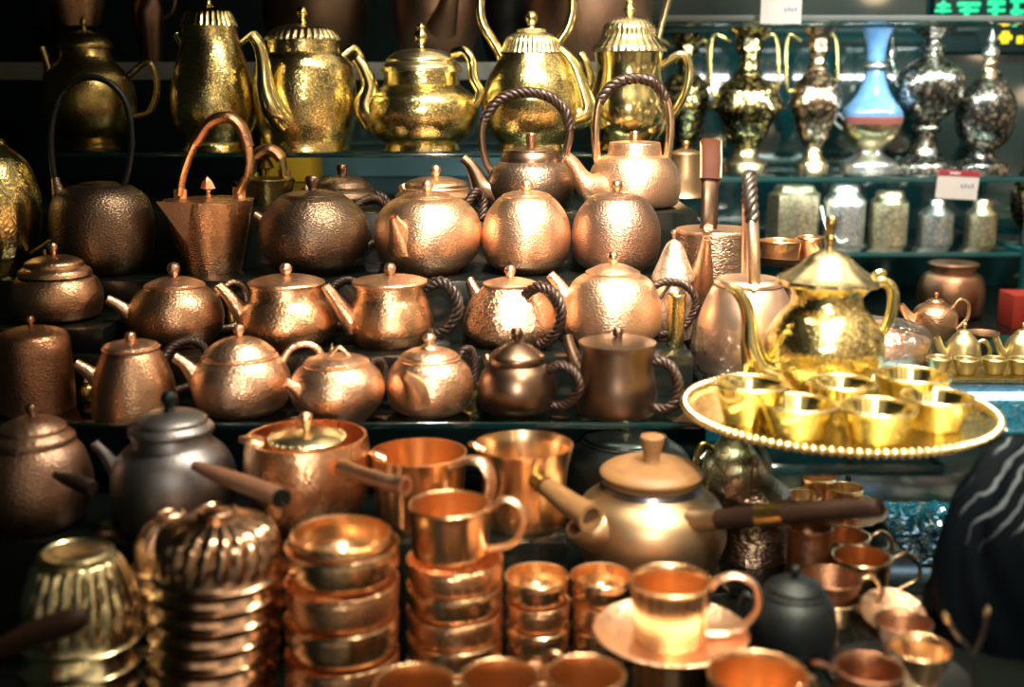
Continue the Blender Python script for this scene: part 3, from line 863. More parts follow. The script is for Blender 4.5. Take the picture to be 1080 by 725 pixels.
    # pots behind
    it = pot('dark bronze domed teapot before the blue panel with braided handle', 362, D_D, 1.965,
             [(30, None), (38, 209), (36, 203), (28, 198)], BRZ, [(30, 199), (27, 192), (16, 187), (0, 185)], BRZ,
             [(5, 186, 1), (5, 182), (6, 178), (5, 174), (0, 173)], BRZS, ([(330, 212, 0), (326, 204, 0), (322, 197, 0)], [7, 6, 5]), BRZ)
    wrapped(it, [(384, 210, 0), (392, 205, -3), (404, 208, -6), (408, 218, -6), (400, 224, -4)], 5, BRZS)
    it = pot('pale copper domed teapot half hidden behind the pink round teapot', 460, D_D, 1.965,
             [(34, None), (43, 209), (41, 204), (32, 199)], CUP, [(34, 200), (32, 193), (18, 188), (0, 186)], CUP,
             ball(180, 6, 188), CUP, ([(432, 212, 0), (427, 202, 0), (424, 195, 0)], [7, 6, 5]), CUP)
    wrapped(it, [(484, 212, 0), (494, 206, 0), (504, 210, 0), (506, 220, 0)], 5, BRZS)
    it = Item('pitcher', 'slim hammered brass pitcher beside the bright copper kettle', 'pitcher', 722, D_D, 2.08)
    it.body([(23, None, 1), (20, 200), (17, 175), (16, 164, 1)], TAN)
    l = it.lathe('lid', [(17, 165), (16, 161), (8, 158), (0, 157)], TAN); it.lathe('knob', ball(152, 4, 158), TAN, parent=l)
    it.tube('handle', [(738, 178, 0), (752, 176, 0), (757, 192, 0), (746, 208, 0)], 3, TAN)
row_kettles()

# ---------------------------------------------------------------- gold teapots on the glass shelf
def s_spout(it, pts, radii, mat):
    return it.tube('spout', pts, radii, mat, seg=16, hollow=True)

def row_gold():
    g = 'gold teapots along the glass shelf'
    Y = 2.09
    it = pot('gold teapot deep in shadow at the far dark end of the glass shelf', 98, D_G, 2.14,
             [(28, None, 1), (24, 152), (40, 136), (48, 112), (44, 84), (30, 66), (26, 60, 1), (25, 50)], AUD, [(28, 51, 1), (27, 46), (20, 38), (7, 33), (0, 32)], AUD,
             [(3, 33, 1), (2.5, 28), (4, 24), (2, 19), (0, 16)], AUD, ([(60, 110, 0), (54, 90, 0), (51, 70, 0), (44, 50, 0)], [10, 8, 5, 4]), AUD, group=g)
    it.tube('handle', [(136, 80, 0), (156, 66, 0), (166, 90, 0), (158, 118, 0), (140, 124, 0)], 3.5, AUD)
    it = pot('tall gold coffee pot with ribbed lid in half shadow', 228, D_G, Y,
             [(36, None, 1), (32, 150), (42, 130), (44, 104), (38, 72), (30, 44), (28, 28, 1)], AUE, [(30, 28, 1), (28, 23), (22, 12), (8, 5), (0, 3)], AU,
             [(4, 5, 1), (3, 0), (6, -6), (4, -12), (0, -15)], AU, ([(196, 120, 0), (198, 96, 0), (200, 64, 0), (194, 48, 0), (186, 36, 0)], [11, 8, 6, 5, 4]), AU, group=g,
             lrf=ribs(26, 0.05), lseg=104)
    it.tube('handle', [(252, 46, 14), (268, 36, 30), (278, 56, 40), (274, 92, 38), (256, 116, 22)], 4, AU)
    it = pot('engraved gold coffee pot with S-shaped spout and small ball finial', 324, D_G, Y,
             [(46, None, 1), (46, 148), (51, 130), (54, 100), (52, 74), (47, 62, 1), (38, 56, 1), (37, 43, 1)], AUE, [(39, 43, 1), (38, 39), (30, 31), (12, 26), (0, 25)], AUL,
             [(5, 26, 1), (4, 22), (3, 19), (6, 14), (4, 9), (0, 7)], AU, None, group=g, lrf=ribs(30, 0.05), lseg=120)
    s_spout(it, [(300, 130, -46), (290, 118, -54), (281, 96, -58), (278, 70, -60), (274, 50, -62), (266, 38, -64)], [13, 13, 10, 7, 6, 5], AU)
    it.tube('handle', [(358, 62, 20), (374, 52, 30), (384, 76, 36), (382, 112, 34), (368, 134, 26)], 4.5, AU)
    it = pot('squat gold teapot with engraved belly, banded neck and pine finial', 446, D_G, Y,
             [(40, None, 1), (38, 152, 1), (52, 142), (60, 122), (57, 104), (44, 93, 1), (40, 90, 1), (40, 76, 1)], AUE, [(43, 76, 1), (42, 71), (37, 66, 1), (36, 62), (26, 55), (10, 52), (0, 51)], AUL,
             [(6, 53, 1), (3, 48), (7, 42), (7, 36), (4, 32), (5, 28), (0, 24)], AU, None, group=g)
    s_spout(it, [(396, 128, -14), (386, 112, -16), (390, 92, -16), (384, 74, -16), (376, 62, -16)], [16, 13, 9, 7, 6], AU)
    it.tube('handle', [(486, 116, -10), (498, 113, -16), (506, 98, -18), (499, 82, -18), (497, 64, -18), (489, 54, -14), (478, 57, -8)], 5, AU)
    it = pot('big gold teapot with ribbed lid and high gold hoop handle', 560, D_G, Y,
             [(36, None, 1), (34, 152, 1), (46, 136), (52, 112), (47, 86), (36, 66), (31, 56, 1)], AUE, [(33, 56, 1), (31, 52), (26, 40), (15, 34, 1), (14, 31), (0, 30)], AUL,
             [(5, 31, 1), (4, 27), (7, 21), (7, 17), (4, 13), (0, 12)], AU, None, name='teapot', group=g, lrf=ribs(34, 0.035), lseg=136)
    s_spout(it, [(602, 126, -4), (618, 118, -6), (614, 96, -6), (606, 72, -6), (598, 60, -6), (590, 52, -6)], [15, 12, 9, 7, 6, 5], AU)
    it.tube('hoop_handle', [(520, 108, 0), (514, 96, 0), (526, 84, 0), (529, 62, 0), (520, 44, 0), (508, 22, 0), (508, -6, 0), (528, -32, 0), (560, -42, 0), (590, -30, 0), (603, -2, 0), (600, 26, 0), (588, 46, 0)], 5.2, AU)
    it = pot('gold pot with tall bell-shaped ribbed lid behind the bright copper kettle', 661, D_G, 2.13,
             [(36, None, 1), (30, 150, 1), (40, 134), (42, 112), (36, 90), (34, 72), (36, 56, 1)], AU, [(40, 55, 1), (38, 50), (30, 40), (27, 28), (17, 20), (0, 18)], AUL,
             [(6, 19, 1), (4, 16), (7, 11), (4, 6), (5, 3), (0, -2)], AU, None, group=g, lrf=ribs(30, 0.03), lseg=120)
    s_spout(it, [(632, 120, 24), (620, 104, 34), (623, 84, 38), (618, 66, 40), (612, 56, 40)], [11, 9, 7, 5, 4], AU)
    it.tube('handle', [(692, 74, -2), (706, 64, -4), (720, 58, -6), (727, 74, -6), (722, 100, -6), (704, 128, -2), (696, 130, 0)], 4.5, AU)
row_gold()

# ---------------------------------------------------------------- big kettles on the high grey shelf
def row_high():
    def big(label, px, Y, prof, mat, hp=None, sp=None):
        it = Item('large_kettle', label, 'kettle', px, D_K, Y, 'big hammered kettles on the high shelf')
        it.body(prof, mat, seg=56)
        l = it.lathe('lid', [(22, prof[-1][1] + 1), (20, prof[-1][1] - 3), (0, prof[-1][1] - 8)], mat)
        it.lathe('knob', ball(prof[-1][1] - 16, 6, prof[-1][1] - 6), mat, parent=l)
        if sp:
            it.tube('spout', sp[0], sp[1], mat, hollow=True)
        return it
    big('dark hammered big kettle above the engraved gold coffee pot', 335, 2.66, [(34, None), (50, 40), (55, 8), (46, -28), (24, -48)], BRZ)
    big('brown hammered big kettle above the squat gold teapot, dent of light on its side', 462, 2.66, [(26, None), (42, 44), (47, 10), (40, -28), (22, -48)], BRP,
        sp=([(466, 30, -46), (472, 10, -62), (476, -10, -72)], [16, 11, 8]))
    big('broad brown hammered kettle above the bell-lidded gold pot', 621, 2.62, [(46, None), (63, 36), (66, 0), (55, -40), (26, -64)], BRP)
    big('black round kettle between the two brown big kettles, mostly dark', 536, 2.80, [(20, None), (27, 44), (30, 16), (25, -16), (12, -30)], BLK)
    it = big('orange-lit hammered copper kettle high in the dark corner', 82, 2.50, [(24, None), (40, 20), (52, -6), (50, -34), (26, -60)], CUH)
    it.root.location.z += 0.075
    slab('display_block', 'dark block raising the orange-lit copper kettle on the high shelf', 'display block', it.x0 - 0.07, it.x0 + 0.07, 2.45, 2.58, Z(D_K) + 0.0005, Z(D_K) + 0.0745, STEP)
    it = Item('jug', 'small shiny dark jug beside the orange-lit copper kettle on the high shelf', 'jug', 160, D_K, 2.52)
    it.body([(10, None), (16, 22), (15, 4), (8, -14), (10, -30)], BRZS)
    it.tube('handle', [(174, -12, 0), (184, -6, 0), (182, 12, 0), (172, 20, 0)], 2.5, BRZS)
    it = Item('brass_rod', 'slanting brass rod leaning at the edge of the high grey shelf', 'rod', 692, D_K, 2.46)
    it.tube('shaft', [(691, 58, 0), (697, 30, 0), (706, -4, 0), (714, -36, 0)], 3.2, AUL, seg=12)
    it.lathe('ferrule', [(5, None, 1), (5, 56), (4, 52, 1), (3.4, 51), (0, 51)], AU, seg=16)
row_high()

# ---------------------------------------------------------------- dark end of the display
def dark_end():
    it = Item('brass_kettle', 'large round brass kettle cut by the frame edge at the dark end', 'kettle', -14, D_C, 1.69)
    it.body([(36, None), (54, 262), (61, 226), (60, 200), (50, 172), (30, 152)], AUE, seg=64, rfun=ribs(22, 0.03))
    l = it.lathe('lid', [(31, 153), (28, 147), (12, 142), (0, 141)], AUE); it.lathe('knob', ball(133, 7, 143), AU, parent=l)
    it.tube('scroll_handle', [(34, 268, -12), (44, 262, -16), (54, 256, -18), (60, 262, -18), (57, 272, -18), (49, 272, -17), (47, 264, -16)], 3.4, AUD)
    slab('display_block', 'dark block under the tiered copper pot at the dark end', 'display block', -0.70, -0.545, 1.485, 1.64, Z(D_B) + 0.0005, Z(0.304), STEP)
    it = Item('lidded_pot', 'shiny copper pot with tiered lid below the big brass kettle', 'pot', 62, 0.3035, 1.56)
    it.body([(28, None), (42, 332), (47, 312), (42, 296), (34, 290)], CUB)
    l = it.lathe('lid', [(38, 290, 1), (36, 285), (30, 281, 1), (28, 276), (16, 271), (0, 270)], CUB); it.lathe('knob', ball(261, 5, 272), CUB, parent=l)
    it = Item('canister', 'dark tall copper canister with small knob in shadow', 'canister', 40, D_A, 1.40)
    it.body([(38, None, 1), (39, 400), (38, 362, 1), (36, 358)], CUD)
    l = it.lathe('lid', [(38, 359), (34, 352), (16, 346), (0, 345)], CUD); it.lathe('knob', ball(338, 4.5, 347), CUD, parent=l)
    it = pot('dim bronze pot with stepped beaded lid and short dark handle facing front', 44, D_L, 1.235,
             [(38, None), (52, 532), (56, 508), (50, 480), (40, 466)], BRP, [(42, 466, 1), (41, 460), (34, 455, 1), (32, 449), (18, 442), (0, 440)], BRP,
             ball(432, 5.5, 442), BRZS, None, name='lidded_pot', cat='pot')
    stick(it, [(60, 502, -48), (72, 506, -62), (88, 512, -74), (98, 516, -80)], [5, 7, 8.5, 7], LTK)
dark_end()

# ---------------------------------------------------------------- lower step: long-handled pots
def lower_step():
    it = pot('grey teapot with black knob and long brown side handle, spout towards the dark', 187, D_L, 1.235,
             [(44, None), (58, 545), (65, 510), (58, 482), (42, 466, 1), (40, 456)], PEW, [(44, 456, 1), (44, 451), (38, 446, 1), (36, 441), (20, 435), (0, 433)], PEW,
             [(7, 434, 1), (5, 429), (8, 423), (8, 418), (5, 414), (0, 413)], BLK,
             ([(132, 504, 0), (120, 492, -4), (110, 479, -6), (99, 468, -8)], [12, 8, 6, 5]), PEW, name='side_handled_teapot')
    h = stick(it, [(206, 492, -60), (226, 500, -84), (256, 511, -112), (284, 521, -136), (297, 526, -146)], [5, 7.5, 9, 9.5, 9], WDB)
    it.tube('handle_tip', [(296, 526, -146), (299, 527, -149)], [9.4, 8.8], BLK, parent=h)
    it.tube('hanging_loop', [(297, 528, -149), (300, 542, -149), (292, 552, -149), (284, 556, -148)], 1.3, BRZS, parent=h)
    it = Item('saucepan', 'hammered copper pot with open pouring lip, loose lid inside and hollow side handle', 'saucepan', 327, D_L, 1.235)
    bd = it.open([(44, None), (58, 530), (66, 505), (66, 478), (63, 460)], 2.5, CUH)
    it.tube('pouring_lip', [(276, 470, -8), (264, 466, -10), (252, 464, -12)], [18, 13, 5], CUH, flat=0.45, up=(0, 0, 1))
    l = it.lathe('lid', [(42, 466, 1), (40, 461), (24, 456), (0, 454)], AUL)
    it.lathe('knob', ball(442, 7, 456), CUP, parent=l)
    bm = bmesh.new()
    kk = it.k(460)
    for i in range(28):
        a = 2 * PI * i / 28
        bmesh.ops.create_uvsphere(bm, u_segments=8, v_segments=6, radius=2.0 * kk, matrix=Matrix.Translation((40 * kk * math.cos(a), 40 * kk * math.sin(a), it.z(462))))
    link('beaded_edge', bm, AUL, l)
    h = stick(it, [(360, 494, -56), (376, 500, -72), (400, 507, -96), (418, 512, -106), (428, 514, -112)], [9, 8, 8, 9, 10], CUP, hollow=True)
    it = Item('creamer', 'copper milk jug with pinched lip and broad strap handle', 'jug', 443, D_L, 1.235)
    it.open([(40, None, 1), (44, 555), (46, 530), (49, 500), (51, 477)], 2.2, CU)
    it.tube('pouring_lip', [(404, 484, -6), (396, 480, -8), (389, 478, -8)], [12, 9, 3], CU, flat=0.5, up=(0, 0, 1))
    it.tube('handle', [(478, 492, -36), (494, 486, -48), (510, 490, -56), (518, 508, -58), (512, 532, -54), (490, 548, -34)], 4, CUP, flat=2.2, up=(0.3, 1, 0))
    it = Item('saucepan', 'tall copper jug with flared rim and hollow tan wooden handle pointing forward', 'saucepan', 552, D_L, 1.24)
    it.open([(34, None, 1), (44, 562), (46, 540), (45, 510), (49, 484), (53, 469)], 2.2, CU)
    it.tube('pouring_lip', [(508, 474, -4), (500, 470, -6), (494, 468, -6)], [11, 8, 3], CU, flat=0.5, up=(0, 0, 1))
    h = stick(it, [(572, 512, -42), (584, 520, -64), (600, 532, -92), (614, 541, -114), (624, 547, -128)], [9, 10.5, 12, 13, 14], WDT, hollow=True)
    it.tube('socket', [(560, 502, -38), (566, 507, -44), (574, 513, -54)], [7, 9, 10], AUD, parent=h)
    # round dark pot below the glass shelf
    it = pot('dark grey round pot behind the wooden-lidded tan teapot, beneath the glass shelf', 657, 0.60, 1.468,
             [(44, None), (66, 545), (73, 512), (66, 480), (44, 464)], DKG, [(45, 465), (42, 459), (20, 455), (0, 454)], DKG, ball(449, 6, 456), TAN, name='round_pot', cat='pot')
    it.tube('handle', [(738, 486, 10), (748, 478, 20), (756, 496, 26), (758, 520, 26), (742, 536, 14)], 3, SIL)
    # tan teapot
    it = pot('tan bronze teapot with flat wooden lid and long black handle with brass band', 684, D_E, 1.225,
             [(54, None), (74, 580), (80, 556), (74, 532), (56, 517, 1), (52, 512)], TAN, [(50, 513, 1), (50, 505, 1), (53, 503, 1), (54, 497), (40, 490), (0, 486)], WDT,
             [(10, 489, 1), (9, 482), (12, 468), (13, 462, 1), (11, 460), (0, 459)], WDT,
             ([(624, 560, -46), (614, 562, -56), (606, 558, -66)], [18, 13, 10]), TAN, name='side_handled_teapot')
    it.lathe('lid_gasket', [(54, 514, 1), (52, 509, 1), (50, 508)], DKG, parent=it.lido)
    it.tube('socket', [(728, 550, -52), (744, 550, -62), (758, 549, -72)], [13, 11.5, 10.5], TAN)
    h = stick(it, [(756, 549, -71), (800, 545, -98), (860, 540, -130), (920, 537, -158), (927, 536.5, -162)], [10, 10.5, 10, 9, 6], WDK)
    it.tube('brass_band', [(799, 545, -97.5), (828, 543, -113)], [11.6, 11.6], AUD, parent=h, seg=20)
    # hammered canister
    it = Item('canister', 'hammered dark copper canister with domed lid and ring on its front', 'canister', 792, D_E, 1.288)
    b = it.body([(40, None, 1), (40, 580), (38, 545), (36, 524, 1)], CNH)
    l = it.lathe('lid', [(37, 524, 1), (38, 519, 1), (35, 515), (24, 507), (8, 503), (0, 502)], CNH)
    it.lathe('knob', [(4, 503, 1), (6, 499), (3, 494), (4, 488), (2, 482), (0, 480)], BRP, parent=l)
    it.tube('ring', [(790, 563, -42), (797, 557, -42), (801, 565, -42), (797, 573, -42), (791, 569, -42), (790, 562, -42)], 1.7, AUL)
    # things under the glass counter
    it = Item('pitcher', 'grey engraved pitcher standing under the glass counter behind the canister', 'pitcher', 776, D_E, 1.44)
    it.body([(32, None), (38, 510), (34, 482), (20, 466, 1), (16, 456)], BRC)
    it.lathe('lid', [(18, 456, 1), (16, 452), (0, 448)], SIL)
    it.tube('handle', [(752, 474, -10), (740, 470, -14), (734, 490, -16), (738, 512, -14), (748, 520, -10)], 3.5, AUD)
lower_step()

# ---------------------------------------------------------------- stacks at the front
def ring_of(yc):
    return yc
def nested(name, label, cat, px, Y, ylist, prof_of, mat, drop0, group, rfun=None, seg=64, extra=None, upside=False):
    """bowls stacked on one another; ylist: the picture heights of their rims from top to bottom; each bowl is its own thing"""
    out = []
    for i, y in enumerate(ylist):
        lab = label(i, len(ylist))
        d = drop_at(y, Y)
        out.append(prof_of(i, d, lab))
    return out

def ordinal(i, n):
    return ['topmost', 'second from the top', 'third from the top', 'fourth from the top', 'fifth from the top', 'sixth from the top', 'seventh from the top', 'eighth from the top', 'ninth from the top', 'lowest'][i]

def flute_stack(px, Y, r, y0, dys, h, mat, what, group, twist, foot, seg=96, nf=22, lean=0.0):
    y = y0
    for i, dy in enumerate(dys):
        y = y0 + dy
        it = Item('fluted_bowl', '%s bowl%s, %s of its stack' % (what[0], what[1], ordinal(i, len(dys))), 'bowl', px + lean * i, drop_at(y, Y), Y, group)
        k = it.k()
        t = 1.6
        # upturned bowl: rim flange down, fluted wall, small foot ring on top
        top = h if i == 0 else h * 0.62
        outer = [(r, 0, 1), (r + 1.5, 2.5, 1), (r - 4, 6, 1), (r - 5, 12), (r - 5, top * 0.28), (r - 6, top * 0.50), (r - 14, top * 0.78), (foot + 8, top * 0.94), (foot + 3, top * 0.97, 1)]
        if i:
            outer = [(r, 0, 1), (r + 1.5, 2.5, 1), (r - 4, 6, 1), (r - 9, 13), (r - 15, top * 0.45), (r - 28, top * 0.8), (foot + 3, top * 0.96, 1)]
        fl = 1.0 if i == 0 else 0.0
        inner = [(p[0] - t, max(0, p[1] - t)) for p in outer[4:]][::-1]
        pr = [(a * k, b * k) + tuple(c) for a, b, *c in outer] + [(0, top * 0.97 * k, 1), (0, (top * 0.97 - t) * k, 1)] + [(a * k, b * k) for a, b in inner] + [((r - 5.5) * k, 6 * k, 1), ((r - 3) * k, 0, 1), (r * k, 0)]
        bm = bmesh.new()
        hz = it.k() * top
        def rf(a, z, tt, hz=hz, fl=fl):
            u = z / hz
            w = max(0, min(1, (u - 0.12) / 0.18)) * max(0, min(1, (1.0 - u) / 0.1))
            return 1 + 0.11 * fl * w * (abs(math.cos(a * nf / 2 + twist * (1 - u) * 0.7)) - 0.6)
        lathe(bm, smooth_prof(pr, 5), seg, rf)
        link('body', bm, mat, it.root, sharp=50)
        if i == 0:
            it2 = bmesh.new()
            lathe(it2, smooth_prof([((foot + 3) * k, (top * 0.955) * k, 1), ((foot + 5) * k, (top + 3) * k, 1), ((foot + 1) * k, (top + 5) * k, 1), ((foot - 3) * k, (top + 3) * k), (foot * 0.5 * k, (top + 4) * k), (0, (top + 4.5) * k)], 3), 48)
            link('foot_ring', it2, mat, it.root)
flute_stack(88, 1.045, 62, 672, [0, 24, 46, 68, 89], 92, AUF, ('pale green-brass fluted', ''), 'upturned brass fluted bowls', 3.6, 33)
flute_stack(232, 1.02, 68, 604, [0, 19, 38, 58, 78, 98, 118, 136, 154, 170], 66, FLU, ('copper fluted', ' nearest the copper rim stacks'), 'upturned copper fluted bowls', 3.6, 17, lean=-1.5)
flute_stack(184, 1.118, 43, 598, [0, 16, 32, 48], 56, CUP, ('small copper fluted', ' behind the big stack'), 'small upturned copper bowls', 2.2, 10)

slab('display_block', 'dark block hidden beneath the small copper fluted bowls', 'display block', -0.37, -0.30, 1.08, 1.155, Z(D_F) + 0.0005, Z(drop_at(646, 1.118)) - 0.0002, STEP)

def bowl_at(label, px, y, Y, r, h, rb, mat, group, name='bowl', cat='bowl', lip=1.5, t=2.4):
    """open round vessel whose rim centre is seen at height y"""
    d_rim = drop_at(y, Y)
    hm = h * kpx(Y, d_rim)
    it = Item(name, label, cat, px, d_rim + hm, Y, group)
    k = it.k(y)
    pr = [(0, 0, 1), (rb * k, 0, 1), ((rb + (r - rb) * 0.75) * k, hm * 0.35), ((r - 0.8) * k, hm * 0.75), ((r - lip) * k, hm * 0.9, 1), (r * k, hm * 0.985, 1), ((r - 0.6) * k, hm, 1), ((r - t) * k, hm * 0.985, 1),
          ((r - t - 1) * k, hm * 0.75), ((rb + (r - rb) * 0.72 - t) * k, hm * 0.38), ((rb - t) * k, t * 1.2 * k, 1), (0, t * 1.2 * k)]
    bm = bmesh.new(); lathe(bm, smooth_prof(pr, 5), 56)
    link('body', bm, mat, it.root)
    return it

def cup_at(label, px, y, Y, r, h, rb, mat, group=None, name='mug', cat='mug', t=1.8, handle=None, hr=3, hmat=None, flat=1.0, drop=None, rim_r=1.3, rim_m=None):
    """straight mug: rim centre at height y; either pixel height h or standing plane drop"""
    d_rim = drop_at(y, Y)
    hm = h * kpx(Y, d_rim) if drop is None else drop - d_rim
    it = Item(name, label, cat, px, d_rim + hm, Y, group)
    k = it.k(y)
    pr = [(0, 0, 1), ((rb - 1) * k, 0, 1), (rb * k, hm * 0.03, 1), ((rb + r) / 2 * k, hm * 0.5), ((r - 0.3) * k, hm * 0.97, 1), (r * k, hm * 0.99), ((r - t / 2) * k, hm, 1), ((r - t) * k, hm * 0.985, 1), (((rb + r) / 2 - t) * k, hm * 0.5),
          ((rb - t) * k, hm * 0.04, 1), (0, hm * 0.035)]
    bm = bmesh.new(); lathe(bm, smooth_prof(pr, 4), 56)
    link('body', bm, mat, it.root)
    bm = bmesh.new()
    q = rim_r * k
    lathe(bm, [((r - t / 2) * k + q * math.cos(a * PI / 4), hm + q * 0.4 + q * math.sin(a * PI / 4)) for a in range(9)], 56)
    link('rim', bm, rim_m or mat, it.root, sharp=80)
    if handle:
        it.tube('handle', handle, hr, hmat or mat, flat=flat, up=(0.2, 1, 0))
    return it

def front_stacks():
    g = 'stacked copper bowls with rolled rims'
    # big stack
    bowl_at('copper bowl nested inside the rim of the big bowl stack, topmost', 361, 562, 1.03, 53, 44, 45, CU, g)
    for i, y in enumerate([573, 611, 648, 686, 724]):
        bowl_at('copper bowl in the big bowl stack, %s under the nested one' % ['first', 'second', 'third', 'fourth', 'fifth'][i], 362, y, 1.03, 60, 42 if i else 38, 53, CU if i % 2 == 0 else CUH, g)
    # stack that carries the mug
    g2 = 'copper bowls under the mug'
    for i, y in enumerate([588, 614, 641, 668, 694]):
        bowl_at('copper bowl in the stack that carries a mug, %s below the mug' % ['first', 'second', 'third', 'fourth', 'fifth'][i], 480, y, 1.08, 51, 32 if i < 4 else 45, 45, CU if i % 2 else CUH, g2)
    cup_at('copper mug standing on top of a bowl stack beside the big stack', 475, 533, 1.08, 43, 44, 40, CU, handle=[(512, 540, -10), (530, 528, -16), (548, 534, -20), (552, 554, -20), (540, 574, -16), (516, 580, -8)], hr=3.2, hmat=CUP, flat=1.8, drop=drop_at(588, 1.08) - 0.0)
    # two little cup stacks
    for px, nm in ((566, 'beside the mug-topped stack'), (634, 'beside the saucer')):
        for i, y in enumerate([607, 633, 659, 685]):
            bowl_at('small copper cup %s, %s of its stack' % (nm, ['topmost', 'second', 'third', 'lowest'][i]), px + (0 if i == 0 else 1), y, 1.085 if px < 600 else 1.097, 34 if px == 566 else 33.5, 36 if i < 3 else 52, 22, CU if i != 1 else CUH, 'little stacked copper cups', name='cup', cat='cup')
front_stacks()

def coffee_mug():
    # saucer carried by an upturned mug
    Y = 1.0
    ds = drop_at(678, Y)
    it = Item('saucer', 'shiny copper saucer under the large straight mug', 'saucer', 707, ds, Y)
    k = it.k()
    pr = [(0, 0, 1), (36 * k, 0, 1), (40 * k, 1.5 * k), (64 * k, 5 * k), (81 * k, 13 * k, 1), (82 * k, 15 * k, 1), (80.5 * k, 15.5 * k, 1), (63 * k, 7.6 * k), (40 * k, 4 * k), (36 * k, 3 * k, 1), (0, 3 * k)]
    bm = bmesh.new(); lathe(bm, smooth_prof(pr, 5), 72); link('dish', bm, CUP, it.root)
    cup_at('large straight copper mug with loop handle standing on a saucer', 706, 613, Y, 43, 0, 38, CU,
           handle=[(744, 628, 0), (756, 614, -2), (776, 608, -4), (796, 618, -6), (800, 640, -6), (788, 658, -4), (766, 668, -2), (744, 668, 0)], hr=3.6, hmat=CUP, flat=1.9, drop=ds - 0.0031)
    it = cup_at('copper beaker beneath the saucer, seen only below its edge', 706, 682, Y, 40, 0, 40, CU, drop=D_F, name='beaker', cat='beaker')
    it.root.location.z = Z(D_F) + 0.0005
    g = 'copper mugs along the bottom edge'
    for px, y, r, Y2, nm in ((440, 722, 43, 0.89, 'below the mug-topped stack'), (528, 716, 42, 0.89, 'with a bright rim, between its two neighbours'), (615, 712, 42, 0.88, 'below the saucer edge'), (796, 712, 53, 0.87, 'before the little black teapot')):
        cup_at('copper mug cut by the bottom frame edge, ' + nm, px, y, Y2, r, 0, r - 5, CU, g, drop=D_F if px < 700 else D_E,
               handle=[(px + r - 6, y + 14, 12), (px + r + 8, y + 4, 22), (px + r + 12, y + 24, 24), (px + r - 4, y + 44, 12)] if px == 796 else None, hr=3)
    it = cup_at('small copper cup in the gap behind the bottom mugs, handle up', 566, 712, 0.985, 24, 0, 22, CUB, drop=D_F, name='cup', cat='cup',
                handle=[(574, 700, -20), (580, 690, -28), (590, 692, -30), (592, 706, -26)], hr=3)
coffee_mug()

